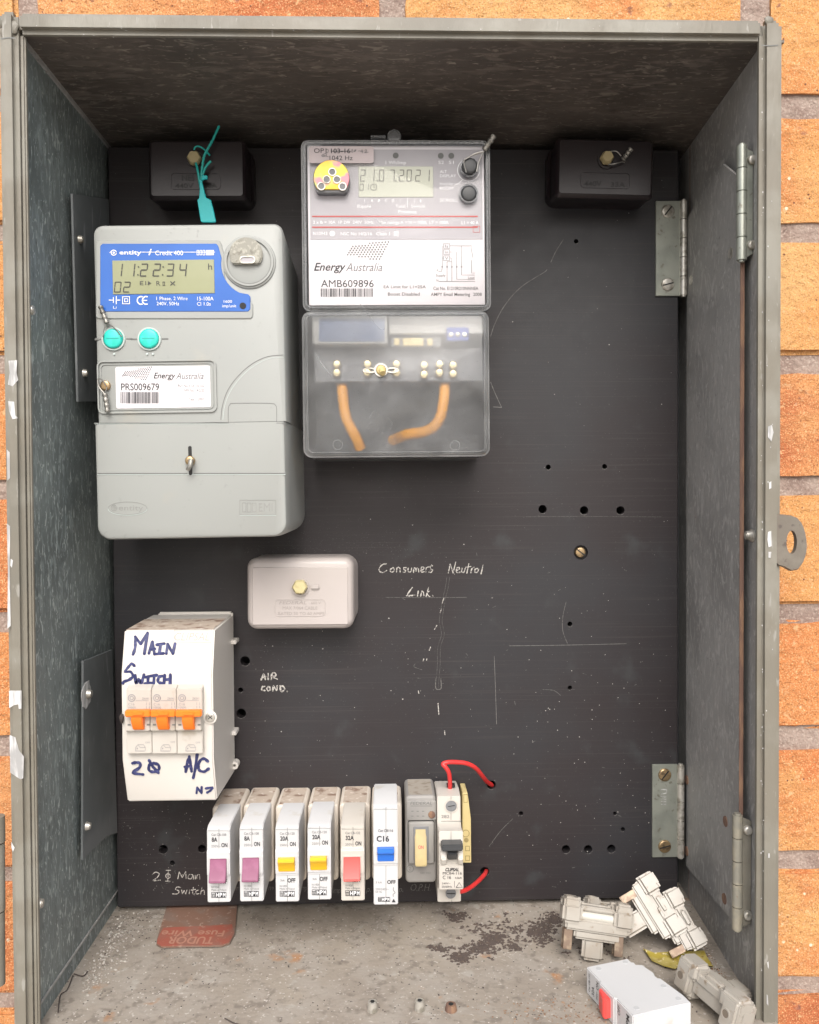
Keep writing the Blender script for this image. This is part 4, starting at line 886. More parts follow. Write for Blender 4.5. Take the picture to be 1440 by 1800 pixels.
# inside the terminal cover
yi = -.052
X0, X1, Z0_, Z1_ = PR(549, 553, 681, 606, Y + .004); bm = B(); box(bm, X0, X1, Y + .003, -.03, Z0_, Z1_, .001, 1); tb = build('terminal_shelf', bm, M['teflon'], cm)
I = Ink(); I.rect(561, 560, 676, 600, Y + .0027); I.done('blue_label', M['bluelab'], tb)
X0, X1, Z0_, Z1_ = PR(684, 553, 856, 588, Y + .006); bm = B(); box(bm, X0, X1, Y + .0055, -.03, Z0_, Z1_, .001, 1); build('terminal_shelf', bm, M['teflon'], cm)
X0, X1, Z0_, Z1_ = PR(785, 576, 824, 600, Y + .004); bm = B(); box(bm, X0, X1, Y + .0025, Y + .006, Z0_, Z1_, .0006, 1); tb2 = build('blue_terminal', bm, M['blueterm'], cm)
bm = B()
for u in (793, 805, 817): q = P(u, 588, Y + .002); cyl(bm, q.x, q.z, .0019, Y + .003, Y + .0018, .0005, 14)
build('terminal_screw', bm, M['steel'], tb2)
X0, X1, Z0_, Z1_ = PR(688, 590, 776, 612, Y + .01); bm = B(); box(bm, X0, X1, Y + .009, -.03, Z0_, Z1_, .0008, 1); cb_ = build('connector', bm, M['greyline'], cm)
bm = B(); 
X0, X1, Z0_, Z1_ = PR(708, 594, 745, 609, Y + .006); box(bm, X0, X1, Y + .0055, Y + .009, Z0_, Z1_, .0008, 1)
for u in (698, 756): X0, X1, Z0_, Z1_ = PR(u - 5, 594, u + 5, 608, Y + .006); box(bm, X0, X1, Y + .006, Y + .009, Z0_, Z1_, .0008, 1)
build('connector_plug', bm, M['agedcream'], cb_)
X0, X1, Z0_, Z1_ = PR(552, 612, 850, 672, Y + .016); bm = B(); box(bm, X0, X1, Y + .0155, -.03, Z0_, Z1_, .001, 1); tk = build('terminal_block', bm, M['oldgreyd'], cm)
bm = B()
for u, vv in ((592, (640, 655)), (646, (640, 655)), (697, (640, 655)), (746, (642, 658)), (773, (640, 655)), (797, (642, 657))):
    for v in vv: q = P(u, v, Y + .012); cyl(bm, q.x, q.z, .0030, Y + .016, Y + .0115, .001, 16)
build('terminal_screw', bm, M['brassbright'], tk)
for L in ([(601, 668, yi), (603, 700, yi - .003), (609, 735, yi - .006), (624, 766, yi - .006), (634, 788, yi - .002)], [(782, 668, yi), (780, 705, yi - .003), (772, 738, yi - .006), (752, 757, yi - .006), (716, 764, yi - .001), (700, 770, -.036), (690, 774, -.028)]):
    bm = B(); tube(bm, [P(u, v, y) for u, v, y in L], .0040, 14); build('yellow_cable', bm, M['yelcable'], cm)
# wing knob with wire seal
q = P(670, 651, Y - .002); bm = B(); annulus(bm, q.x, q.z, .0036, .0048, Y - .001, Y - .004); 
for s in (-1, 1):
    n = 14; cx = q.x + s * .0080; pts = [(cx + .0048 * math.cos(2 * math.pi * i / n), q.z + .0020 * math.sin(2 * math.pi * i / n)) for i in range(n)]; pi_ = [(cx + .0036 * math.cos(2 * math.pi * i / n), q.z + .0010 * math.sin(2 * math.pi * i / n)) for i in range(n)]
    loft_loop(bm, [(pts, Y - .001), (pts, Y - .0028), (pi_, Y - .0028), (pi_, Y - .001)])
kn = build('cover_screw', bm, M['steel'], cm)
bm = B(); cyl(bm, q.x, q.z, .0034, Y - .001, Y - .005, .0012, 18); tube(bm, [P(671, 650, Y - .006), P(673, 656, Y - .008)], .0022, 10); build('seal_crimp', bm, M['agedcream'], kn)
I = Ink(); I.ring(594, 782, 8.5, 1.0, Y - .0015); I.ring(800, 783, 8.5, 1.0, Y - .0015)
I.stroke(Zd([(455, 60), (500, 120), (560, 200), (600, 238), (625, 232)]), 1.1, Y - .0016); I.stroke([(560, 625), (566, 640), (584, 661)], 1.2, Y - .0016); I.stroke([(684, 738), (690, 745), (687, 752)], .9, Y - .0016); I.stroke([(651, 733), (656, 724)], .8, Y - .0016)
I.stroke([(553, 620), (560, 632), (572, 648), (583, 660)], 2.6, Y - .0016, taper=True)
for k in range(420):  # fine pale strokes painted in place of a soft reflection
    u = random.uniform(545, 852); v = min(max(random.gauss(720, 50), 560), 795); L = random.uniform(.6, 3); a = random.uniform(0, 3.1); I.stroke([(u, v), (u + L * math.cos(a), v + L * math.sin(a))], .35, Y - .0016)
I.done('cover_scratches_and_glare', M['clearedge'], lc)

# ---------------------------------------------------------------- black fuse boxes
def bake_box(px, base, label, roll, plug, emb, txt, txt2, ytxt):
    o = on_panel('fuse_box', label, 'fuse box', (px[0] + px[2]) / 2, (px[1] + px[3]) / 2, roll=roll, y=-.032, group='black fuse boxes at the top of the panel'); yf = -.034
    x0, x1, z0, z1 = PR(*px, yf); bx0, bx1, bz0, bz1 = PR(*base, -.006)
    bm = B(); g = .003
    loft(bm, [(rr(x0 - .003, x1 + .003, z0 + .002, z1 + .003, .008), 0), (rr(x0 - .003, x1 + .003, z0 + .002, z1 + .003, .008), -.010), (rr(x0 - .001, x1 + .001, z0 + .001, z1 + .001, .005), -.012), (rr(x0 - .0008, x1 + .0008, z0 - .0008, z1 + .0008, .003), yf + .0030), (rr(x0, x1, z0, z1, .003), yf + .0016), (rr(x0 + .0015, x1 - .0015, z0 + .0015, z1 - .0015, .003), yf)])
    build('body', bm, M['bakelite'], o)
    ex0, ex1, ez0, ez1 = PR(*emb, yf); bm = B(); ringframe(bm, ex0, ex1, ez0, ez1, .003, .0005, yf + .0005, yf - .0005)
    ringframe(bm, x0 + .0016, x1 - .0016, z0 + .0016, z1 - .0016, .002, .0004, yf + .0005, yf - .0004); build('moulded_frame', bm, M['bakelite'], o)
    I = Ink()
    for s, u0, u1, vt, vb in txt: I.text(s, u0, u1, vt, vb, yf - .0002, 0, .02)
    I.done('moulded_lettering', M['bake_mark'], o)
    p = P(*plug, yf); bm = B(); annulus(bm, p.x, p.z, .0052, .0066, yf + .001, yf - .0012); build('plug_socket', bm, M['bakelite'], o)
    return o, yf
def waxplug(o, u, v, yf, r, seed, m='waxdk', ln=.006):
    rnd = random.Random(seed); p = P(u, v, yf - .004); n = 20; rings = []
    for k, (f, y) in enumerate(((.92, yf + .001), (1, yf - .002), (1.0, yf - ln * .75), (.8, yf - ln))):
        ph_ = rnd.uniform(.94, 1.06); rings.append(([(p.x + r * f * ph_ * (1 + .07 * math.cos(6 * 2 * math.pi * i / n)) * math.cos(2 * math.pi * i / n), p.z + r * f * ph_ * (1 + .07 * math.cos(6 * 2 * math.pi * i / n)) * math.sin(2 * math.pi * i / n)) for i in range(n)], y))
    bm = B(); loft(bm, rings); w = build('wax_plug', bm, M[m], o)
    return w
fb, yf = bake_box((262, 246, 430, 348), (256, 234, 448, 358), 'black bakelite fuse box with turquoise security tie at the top left of the panel', -.2, (343, 278), (300, 304, 388, 333), [('NES', 320, 342, 307, 317), ('440V', 308, 340, 322, 330), ('60A', 358, 382, 322, 330)], None, 0)
waxplug(fb, 341, 277, yf, .0050, 3)
fb2, yf2 = bake_box((980, 244, 1148, 345), (976, 232, 1158, 358), 'black bakelite fuse box with a lead wire seal at the top right of the panel', 1.2, (1066, 282), (1021, 303, 1108, 331), [('440V', 1027, 1058, 318, 327), ('33A', 1074, 1099, 320, 328)], None, 0)
waxplug(fb2, 1068, 276, yf2, .0046, 8)
seal(fb2, [[(1074, 266, yf2 - .003), (1084, 266, yf2 - .005), (1092, 274, yf2 - .004)], [(1070, 289, yf2 - .003), (1080, 288, yf2 - .005), (1092, 285, yf2 - .004), (1098, 285, yf2 - .003)]], [(1095, 281, yf2 - .004), (1110, 261, yf2 - .006)], lr=.0021)
# turquoise tie: its own thing
tie = thing('security_tie', 'turquoise plastic security tie hanging from the wax plug of the black fuse box', 'security tie')
y1 = yf - .006; T = lambda u, v, dy=0: P(220 + u / 5.54, 200 + v / 5.54, y1 + dy)
bm = B(); tube(bm, [T(672, 350, .001), T(682, 325), T(715, 316), (T(770, 345)), T(825, 405)], .0006, 8); tube(bm, [T(690, 480, .001), T(706, 550), T(722, 640), T(735, 720)], .0009, 8)
tube(bm, [T(835, 460), T(790, 510), T(760, 580), T(742, 650), T(745, 720)], .0009, 8)
tube(bm, [T(735, 700), T(742, 620), T(748, 540), T(768, 420), T(800, 350), T(850, 260), T(915, 118)], .0009, 8, 8, taper=lambda f: 1 + .16 * math.sin(f * 110))
build('strap', bm, M['green'], tie)
bm = B(); q = [T(u, v, -.001) for u, v in ((722, 650), (745, 640), (760, 700), (790, 820), (838, 842), (862, 935), (888, 1050), (878, 1060), (752, 1060), (738, 1050), (704, 842), (722, 825), (728, 740))]
prism(bm, [(p.x, p.z) for p in q], 'y', y1 - .002, y1 - .0002, .0004, 1)
q = [T(u, v) for u, v in ((762, 600), (775, 612), (808, 612), (806, 646), (776, 645), (750, 660))]; prism(bm, [(p.x, p.z) for p in q], 'y', y1 - .0025, y1, .0004, 1)
build('tag', bm, M['greent'], tie)

# ---------------------------------------------------------------- grey junction box
jb = on_panel('junction_box', 'pale grey junction box with yellow wax plug in the middle of the panel', 'junction box', 530, 1040, roll=.15, y=-.032)
yf = -.034; x0, x1, z0, z1 = PR(433, 981, 622, 1107, yf)
bm = B(); loft(bm, [(rr(x0, x1 + .002, z0 + .001, z1 + .0005, .010), 0), (rr(x0, x1 + .0005, z0, z1, .0085), -.015), (rr(x0, x1, z0, z1, .0075), yf + .006), (rr(x0 + .0008, x1 - .0008, z0 + .0008, z1 - .0008, .007), yf + .0028), (rr(x0 + .0024, x1 - .0024, z0 + .0024, z1 - .0024, .006), yf + .0008), (rr(x0 + .0042, x1 - .0042, z0 + .0042, z1 - .0042, .003), yf)])
build('body', bm, M['junction'], jb)
x0, x1, z0, z1 = PR(444, 997, 612, 1098, yf); bm = B(); loft(bm, [(rr(x0, x1, z0, z1, .0008), yf + .0015), (rr(x0, x1, z0, z1, .0008), yf - .0006), (rr(x0 + .0004, x1 - .0004, z0 + .0004, z1 - .0004, .0006), yf - .001)]); lid = build('lid', bm, M['junction'], jb)
y_ = yf - .001; x0, x1, z0, z1 = PR(483, 1053.5, 572, 1083.5, y_); bm = B(); ringframe(bm, x0, x1, z0, z1, .003, .0004, y_ + .0005, y_ - .0004)
p = P(528, 1032, y_); annulus(bm, p.x, p.z, .0056, .0068, y_ + .0005, y_ - .0014); x0, x1, z0, z1 = PR(547, 1027, 562, 1036, y_); box(bm, x0, x1, y_ - .002, y_ + .0005, z0, z1, .0008, 2); build('moulded_relief', bm, M['junction'], lid)
I = Ink(); M['juncmark'] = mat('moulded text shade', (.36, .325, .31), .5)
I.text('FEDERAL', 491, 539, 1056.5, 1062, y_ - .0002, .2); I.text('660 V', 547, 564, 1057.5, 1062, y_ - .0002); I.text('MAX 7/064 CABLE', 497, 558, 1066, 1071.5, y_ - .0002); I.text('RATED 50 TO 60 AMPS', 489, 570, 1076, 1081, y_ - .0002); I.done('moulded_lettering', M['juncmark'], lid)
waxplug(jb, 527, 1032, y_, .0052, 5, 'wax')

# ---------------------------------------------------------------- main switch enclosure
en = on_panel('switch_enclosure', 'white plastic switch enclosure with navy handwriting and three orange toggles', 'switch enclosure', 300, 1250)
xa, xb = P(214, 1250, -.083).x, P(374.5, 1250, -.083).x
zs = [P(300, v, y).z for v, y in ((1107, -.075), (1184, -.083), (1336, -.083), (1408, -.073))]
prof = [(-.006, zs[0]), (-.075, zs[0]), (-.083, zs[1]), (-.083, zs[2]), (-.073, zs[3]), (-.016, zs[3]), (-.006, zs[3] + .003)]
zback = P(400, 1356, -.005).z
prof = [(-.006, P(300, 1080, -.005).z), (-.030, zs[0] + .0005), (-.075, zs[0]), (-.083, zs[1]), (-.083, zs[2]), (-.073, zs[3]), (-.006, zback)]
bm = B(); prism(bm, prof, 'x', xa, xb, .0010, 3); 
cov = build('cover', bm, M['encl'], en)
bm = B(); prism(bm, [(-.0302, prof[1][1] + .00045), (-.0745, zs[0] + .00025), (-.0745, zs[0] + .0001), (-.0302, prof[1][1] + .0001)], 'x', xa + .001, xb - .001); build('dusty_top', bm, M['grime'], cov, False)
bm = B(); xq = P(410, 1200, -.006).x; ztop = P(300, 1076, -.004).z
box(bm, xa + .004, xq - .0005, -.006, -.0001, zback + .001, ztop, .0012, 2); box(bm, xb - .0005, xq - .001, -.0085, -.0055, zback + .002, ztop - .0015, .0004, 1); build('base', bm, M['encl'], en)
bm = B()
for v in (1129, 1289): X0, X1, Z0_, Z1_ = PR(398, v - 4, 416, v + 3, -.012); box(bm, X0, X1, -.014, -.001, Z0_, Z1_, .0005, 1)
q = P(401, 1346, -.012); cyl(bm, q.x, q.z, .0030, -.002, -.012, .0006, 16); q = P(412, 1346, -.012); annulus(bm, q.x, q.z, .0012, .0030, -.004, -.012, 20); build('lugs', bm, M['encl'], en)
def fy_en(z):
    if z > zs[1]: t = (z - zs[1]) / (zs[0] - zs[1]); return -.083 + .008 * t - .0002
    if z < zs[2]: t = (zs[2] - z) / (zs[2] - zs[3]); return -.083 + .010 * t - .0002
    return -.0832
Z7 = zz(190, 1060, 5, 5); I = Ink()
ms = [[(208, 460), (222, 400), (215, 310)], [(215, 310), (268, 372)], [(268, 372), (322, 278)], [(322, 278), (308, 455)],
      [(348, 450), (372, 352)], [(372, 352), (398, 458)], [(355, 420), (398, 412)], [(412, 378), (478, 368)], [(446, 372), (440, 452)], [(410, 456), (478, 450)], [(502, 452), (508, 372)], [(508, 372), (560, 452)], [(560, 452), (574, 368)],
      [(228, 556), (205, 538), (180, 560), (152, 604), (200, 606), (222, 640), (190, 672), (140, 690), (135, 705)],
      [(242, 634), (248, 706), (270, 665), (292, 706), (318, 628)], [(330, 650), (378, 640)], [(355, 644), (352, 704)], [(325, 708), (384, 702)], [(378, 640), (432, 632)], [(408, 636), (404, 702)], [(478, 640), (450, 650), (442, 690), (480, 704)], [(500, 632), (494, 710)], [(550, 628), (548, 712)], [(498, 672), (550, 668)],
      [(216, 1408), (250, 1400), (284, 1410), (268, 1455), (208, 1500), (298, 1518)], [(400, 1408), (360, 1428), (356, 1478), (396, 1492), (440, 1470), (442, 1425), (400, 1406)], [(364, 1380), (384, 1425), (396, 1450)], [(398, 1452), (434, 1502)],
      [(676, 1492), (694, 1415), (716, 1348)], [(716, 1348), (724, 1420), (728, 1488)], [(672, 1444), (726, 1434)], [(786, 1326), (768, 1440), (738, 1552)], [(878, 1390), (848, 1366), (812, 1382), (790, 1440), (800, 1480), (840, 1490), (880, 1462)],
      [(756, 1704), (766, 1650)], [(766, 1650), (800, 1704)], [(800, 1704), (806, 1644)], [(842, 1658), (902, 1650), (880, 1680), (850, 1700)]]
for s in ms: I.stroke(Z7(s), 5.2 if s[0][1] < 1600 else 4.2, -.0825, fy_en, 4, wob=.55)
I.done('handwriting', M['marker'], cov)
# raised brand plate
I = Ink(); M['enclmark'] = mat('moulded enclosure mark', (.42, .395, .36), .5)
for s in ([(580, 238), (910, 236)], [(910, 236), (908, 345)], [(908, 345), (580, 348)], [(580, 348), (580, 238)]): I.stroke(Z7(s), .8, -.0765, fy_en, 1)
I.text('CLIPSAL', *[190 + a / 5 for a in (584, 892)], *[1060 + b / 5 for b in (262, 328)], -.0765, .25, 0, fy_en); I.done('moulded_mark', M['enclmark'], cov)
# screw on the right
q = P(369.5, 1261, -.083); bm = B(); cyl(bm, q.x, q.z, .0048, -.0825, -.0838, .0006, 24); build('screw_boss', bm, M['encl'], en)
q = P(369.5, 1261, -.084); bm = B(); cyl(bm, q.x, q.z, .0033, -.0835, -.0850, .0008, 20); s = build('screw', bm, M['steel'], en)
I = Ink(); I.stroke([(366, 1258), (373, 1264)], 1.2, -.0853); I.stroke([(366, 1264), (373, 1258)], 1.2, -.0853); I.done('screw_cross', M['slot'], s)
# three switch modules (parts of the enclosure's breaker)
mods = ((222.5, 266.5), (267, 310.5), (311, 356)); yM = -.0885
for i, (u0, u1) in enumerate(mods):
    dv = (-1, 0, -1)[i]; X0, X1, Z0_, Z1_ = PR(u0, 1211 + dv * 0, u1, 1325, yM)
    zt2, zm1, zm2 = Z1_, P(300, 1247, yM).z, P(300, 1286, yM).z
    bm = B(); prism(bm, [(-.082, zt2 + .0025), (yM, zt2), (yM, zm1), (yM - .004, zm1 - .003), (yM - .0042, zm2 + .002), (yM, zm2), (yM, Z0_), (-.082, Z0_)], 'x', X0 + .00008, X1 - .00008, .0004, 2)
    mo = build('switch_module', bm, M['whitew'], en)
    um = (u0 + u1) / 2
    bm = B(); X0t, X1t, Za, Zb = PR(u0 - 1.8, 1248, u1 - 1.8, 1260, yM - .010); box(bm, X0t - .0003, X1t + .0002, yM - .0112, yM - .0068, Za, Zb, .0007, 3)
    X0u, X1u, Zc_, Zd_ = PR(um - 11, 1256, um + 9, 1284, yM - .0055)
    prism(bm, [(yM - .0100, Zd_), (yM - .0100, Zd_ - .004), (yM - .0058, Zc_ + .0005), (yM - .003, Zc_), (yM - .003, Zd_)], 'x', X0u, X1u, .0005, 2)
    X0v, X1v, Ze, Zf = PR(um - 11, 1252, um + 8, 1257, yM - .011); box(bm, X0v, X1v, yM - .0122, yM - .0108, Ze, Zf, .0004, 2)
    build('toggle', bm, M['orange'], en)
    I = Ink(); ym = yM - .0002
    I.ring(u0 + 9, 1227, 6, 1.6, ym); I.ring(u0 + 9, 1227, 3, 1.2, ym); I.text('C16', u0 + 3, u0 + 14, 1236, 1240, ym); I.text('10000', u0 + 3, u0 + 16, 1242, 1245.5, ym); I.text('ZK041', u0 + 27, u0 + 39, 1226, 1230, ym); I.rect(u0 + 16, 1231.3, u0 + 39, 1232, ym)
    for a in (35, 40): I.stroke([(u0 + a, 1235), (u0 + a, 1239)], .8, ym); I.stroke([(u0 + a, 1241), (u0 + a, 1245)], .8, ym)
    I.text('OFF', u0 + 33, u0 + 41, 1303 - dv, 1306 - dv, ym)
    H0 = u0 + 16; I.stroke([(H0, 1319), (H0, 1314), (H0 + 4, 1309), (H0 + 8, 1314), (H0 + 17, 1314), (H0 + 17, 1319)], .9, ym, k=1); I.stroke([(H0 + 4, 1309), (H0 + 14, 1309), (H0 + 17, 1314)], .9, ym, k=1); I.rect(H0 + 2, 1314.5, H0 + 4, 1317, ym); I.rect(H0 - 1, 1319.5, H0 + 16, 1320.4, ym)
    I.done('module_print', M['enclprint'] if 'enclprint' in M else M.setdefault('enclprint', mat('pale grey print', (.33, .32, .33), .6)), mo)
    bm = B()
    for du in (-18, 16):
        X_, X2_, a_, b_2 = PR(um + du - 2, 1273, um + du + 3, 1275.5, yM - .0045); box(bm, X_, X2_, yM - .0045, yM - .004, a_, b_2)
    build('notch', bm, M['greyline'], mo, False)
bm = B(); p = P(214, 1262, -.086); t = bmesh.new(); bmesh.ops.create_icosphere(t, subdivisions=2, radius=.0028)
for v in t.verts: v.co = Vector((v.co.x * .5, v.co.y * .5, v.co.z * 1.3)) * random.uniform(.8, 1.2) + p
merge(bm, t); build('burn_mark', bm, M['debris_d'], en)

# ---------------------------------------------------------------- plug-in circuit breakers
GRP = 'plug-in breakers along the bottom of the panel'
def hpm(I, I2, u, v, w, h, y):
    I.frame(u, v, u + w * .27, v + h, .8, y); I.stroke([(u + w * .06, v + h * .35), (u + w * .21, v + h * .35)], 1.2, y); I.stroke([(u + w * .09, v + h * .9), (u + w * .09, v + h * .5)], 1, y); I.stroke([(u + w * .18, v + h * .9), (u + w * .18, v + h * .5)], 1, y)
    I.rect(u + w * .29, v, u + w, v + h, y)
    for k, c in enumerate('HPM'): I2.text(c, u + w * (.33 + .225 * k), u + w * (.51 + .225 * k), v + h * .16, v + h * .86, y - .0003, 0, .03)
def base(o, bx, m='cream', bot=1551, yb=-.037, top2=None):
    x0, x1, z0, z1 = PR(*bx, yb); bm = B()
    rbox(bm, x0 + .0003, x1 - .0003, z0, z1, -.0002, yb, .0030, .0016, 6); b = build('base', bm, M[m], o)
    bm = B(); n = 10; 
    prism(bm, [(-.0015, z1 + .0001), (yb + .0022, z1 + .0001), (yb + .0022, z1 + .00035), (-.0015, z1 + .00035)], 'x', x0 + .0030, x1 - .0030); build('dusty_top', bm, M['grime'], b, False)
    return b
def breaker(bx, u0, u1, v0, v1, tog, cat_, amp, label, body='white', tall=False, poland='Made in Poland'):
    o = on_panel('circuit_breaker', label, 'circuit breaker', (u0 + u1) / 2, 1500, group=GRP)
    base(o, bx)
    Yf = -.079; x0, x1, zb2, zt2 = PR(u0, v0, u1, v1, Yf); sc = -(CAM.y - Yf) / FPX
    zf = lambda dv: zt2 - dv * sc
    fr0, fr1 = (40, 85) if not tall else (66, 104)
    prof = [(-.036, zt2 + .0004), (Yf + .004, zt2 + .0002), (Yf, zt2 - .0022), (Yf, zf(fr0)), (Yf - .0012, zf(fr0) - .0012), (Yf - .0012, zf(fr1)), (Yf, zf(fr1) - .0006), (Yf, zb2), (-.036, zb2 + .0015)]
    bm = B(); prism(bm, prof, 'x', x0, x1, .0006, 2); bd = build('body', bm, M[body], o)
    I = Ink()
    um = (u0 + u1) / 2 + .5
    for a, b in ((3, fr0), (fr1 + 2, v1 - v0 - 1)): I.stroke([(um, v0 + a), (um, v0 + b)], .7, Yf - .0001)
    I.stroke([(u0 + 1, v0 + 6.5), (u1 - 1, v0 + 6.5)], .7, Yf - .0001)
    for s in (0, 1): pass
    I.done('seam', M['greyline'], bd)
    # toggle
    ta, tb = (54.5, 93) if tog in ('purple', 'red') else (54, 79.5)
    if tall: ta, tb = (72, 98)
    X0, X1, _, _ = PR(u0 + (4.5 if not tall else 7), v0 + ta, u0 + (33.5 if not tall else 36), v0 + tb, Yf - .003)
    za, zb3 = zf(ta), zf(tb); bm = B()
    if tog in ('purple', 'red'): pr = [(Yf - .001, za), (Yf - .0018, za), (Yf - .0032, za - .006), (Yf - .0070, zb3 + .0015), (Yf - .0066, zb3), (Yf - .001, zb3 + .001)]
    elif tall: pr = [(Yf - .001, za), (Yf - .0055, za), (Yf - .0058, za - .0028), (Yf - .0030, za - .0052), (Yf - .0018, zb3), (Yf - .001, zb3)]
    else: pr = [(Yf - .001, za), (Yf - .0060, za + .0004), (Yf - .0064, za - .0015), (Yf - .0030, za - .0058), (Yf - .0018, zb3), (Yf - .001, zb3)]
    prism(bm, pr, 'x', X0, X1, .0004, 2); tg = build('toggle', bm, M[tog if tog != 'blue' else 'bluet'], o)
    bm = B(); ringframe(bm, X0 - .0010, X1 + .0010, (zb3 if tog not in ('purple', 'red') else zf(82)) - .0010, za + .0008, .0006, .0007, Yf - .0010, Yf - .0018, 3); build('toggle_frame', bm, M[body], bd)
    J = Ink(); G = Ink(); W = Ink(); ym = Yf - .0002
    if not tall:
        G.text(cat_, u0 + 7.5, u0 + 33.5, v0 + 11.3, v0 + 15.4, ym, 0, .01); J.text(amp, u0 + 8, u0 + (18 if len(amp) == 2 else 22.5), v0 + 18.5, v0 + 25.7, ym, 0, .03); G.text('250V~', u0 + 7.5, u0 + 23, v0 + 31.6, v0 + 35.6, ym)
        J.text('ON', u0 + 25, u0 + 35.6, v0 + 28.4, v0 + 35.2, ym, 0, .03); J.text('OFF', u0 + 21, u0 + 35, v0 + 92.2, v0 + 99.2, ym, 0, .03); G.text('3kA', u0 + 8.5, u0 + 16, v0 + 94, v0 + 97.5, ym)
        G.text('N11828', u0 + 7.5, u0 + 20, v0 + 104, v0 + 107.4, ym); G.text(poland, u0 + 7.5, u0 + 33.5, v0 + 108.7, v0 + 112, ym); hpm(J, W, u0 + 7.5, v0 + 114.3, 26, 9.8, ym)
    else:
        J.text('Cat CB116', u0 + 8, u0 + 34.5, 1458, 1462.5, ym, 0, .01); J.text('C16', u0 + 5.5, u0 + 27.5, 1470, 1479.5, ym, 0, .03); J.text('ON', u0 + 27, u0 + 39, 1484, 1490.3, ym, 0, .03); J.text('OFF', u0 + 24, u0 + 39, 1547.5, 1553.7, ym, 0, .03); G.text('3 kA', u0 + 4, u0 + 15, 1549.5, 1553, ym)
        G.text('230/240V~', u0 + 3.5, u0 + 27, 1561.5, 1565, ym); G.text('50 Hz', u0 + 3.5, u0 + 15, 1566.5, 1569.5, ym); hpm(J, W, u0 + 8, 1577, 21, 8, ym)
        J.stroke([(u0 + 35, 1560), (u0 + 35, 1565), (u0 + 38, 1569), (u0 + 34.5, 1572), (u0 + 35, 1576)], .7, ym); J.poly([(u0 + 32, 1586), (u0 + 35.5, 1580), (u0 + 39, 1586)], ym)
    J.done('lettering', M['inkk'], bd); G.done('small_print', M['inkg'], bd); W.done('logo_letters', M['inkw'], bd)
    return o
breaker((373, 1417, 426.5, 1551), 364.2, 404.7, 1454, 1586.6, 'purple', 'Cat CB-108', '8A', 'white 8A breaker with mauve toggle, below the corner of the handwritten enclosure')
breaker((427.5, 1415, 482, 1551), 421.5, 462.8, 1452, 1585, 'purple', 'Cat CB-108', '8A', 'white 8A breaker with mauve toggle, next to the first amber breaker')
breaker((484, 1415.5, 539, 1549.5), 484.5, 525.3, 1452, 1585.5, 'yellow', 'Cat CB-120', '20A', 'white 20A breaker with amber toggle, right beside the mauve toggles')
breaker((540.8, 1414, 595.5, 1548.5), 541, 581.8, 1449.5, 1582, 'yellow', 'Cat CB-120', '20A', 'white 20A breaker with amber toggle, right beside the red toggle breaker')
breaker((596.5, 1412.5, 651.4, 1548), 599.7, 640.6, 1451, 1583.7, 'red', 'Cat CB-132', '32A', 'warm white 32A breaker with red toggle, standing in the row on the panel', body='whitew', poland='Made in Belgium')
breaker((652.6, 1411.5, 707.3, 1547), 656.7, 699.4, 1416, 1590.8, 'blue', '', '', 'white C16 breaker with a blue toggle in the row', tall=True)

# old grey breaker
o = on_panel('circuit_breaker', 'old grey breaker with a yellowed toggle marked ON in the row', 'circuit breaker', 740, 1470, group=GRP)
yb = -.037; x0, x1, z0, z1 = PR(712, 1399, 768, 1552.5, yb); bm = B(); rbox(bm, x0 + .0003, x1 - .0003, z0, z1, -.0002, yb, .0034, .002, 6); bd = build('body', bm, M['oldgrey'], o)
bm = B(); prism(bm, [(-.0015, z1 + .0001), (yb + .0025, z1 + .0001), (yb + .0025, z1 + .0003), (-.0015, z1 + .0003)], 'x', x0 + .003, x1 - .003); build('dusty_top', bm, mat('dusty grey top', (.36, .325, .28), .85, var=[(150, O1, (.26, .22, .18), .5, .66, 6)]), bd, False)
Z8 = zz(590, 1320, 4.645, 4.645); ym = yb - .0002
X0, X1, Z0_, Z1_ = PR(715, 1407, 767, 1441, yb); bm = B(); rbox(bm, X0, X1, Z0_, Z1_, yb + .001, yb - .0012, .001, .0005); build('top_plate', bm, M['oldgrey'], bd)
X0, X1, Z0_, Z1_ = PR(718, 1443, 763, 1516, yb); bm = B(); rbox(bm, X0, X1, Z0_, Z1_, yb + .001, yb - .003, .0015, .001); bz = build('bezel', bm, M['oldgrey'], bd)
bm = B(); ringframe(bm, X0 - .0004, X1 + .0004, Z0_ - .0004, Z1_ + .0004, .0017, .0004, yb + .001, yb - .0004)
build('bezel_gap', bm, M['slot'], bd)
X0, X1, Z0_, Z1_ = PR(727, 1453, 754, 1512, yb - .003); bm = B(); rbox(bm, X0, X1, Z0_, Z1_, yb - .002, yb - .0036, .0004, .0002); build('toggle_bezel', bm, M['oldgreyd'], bz)
X0, X1, _, _ = PR(729.5, 1456, 750, 1523, yb - .006); zz1, zz2 = P(740, 1456, yb - .004).z, P(740, 1523, yb - .008).z
bm = B(); prism(bm, [(yb - .0034, zz1), (yb - .0050, zz1 - .008), (yb - .0095, zz2 + .008), (yb - .0095, zz2 + .0008), (yb - .0085, zz2), (yb - .0034, zz2 + .004)], 'x', X0, X1, .0008, 2); tg = build('toggle', bm, M['aged'], o)
I = Ink(); I.text('ON', 735.5, 745, 1489, 1494, yb - .0094, 0, .02, fy=lambda z: yb - .0050 - .0045 * min(max((zz1 - .008 - z) / max(zz1 - .016 - zz2, 1e-4), 0), 1) - .0003); I.done('toggle_lettering', M['inkr'], tg)
q = P(759, 1431, yb); bm = B(); cyl(bm, q.x, q.z, .0027, yb - .001, yb - .0022, .0005, 18); build('screw', bm, M['rust'], o)
I = Ink(); ym = yb - .0014
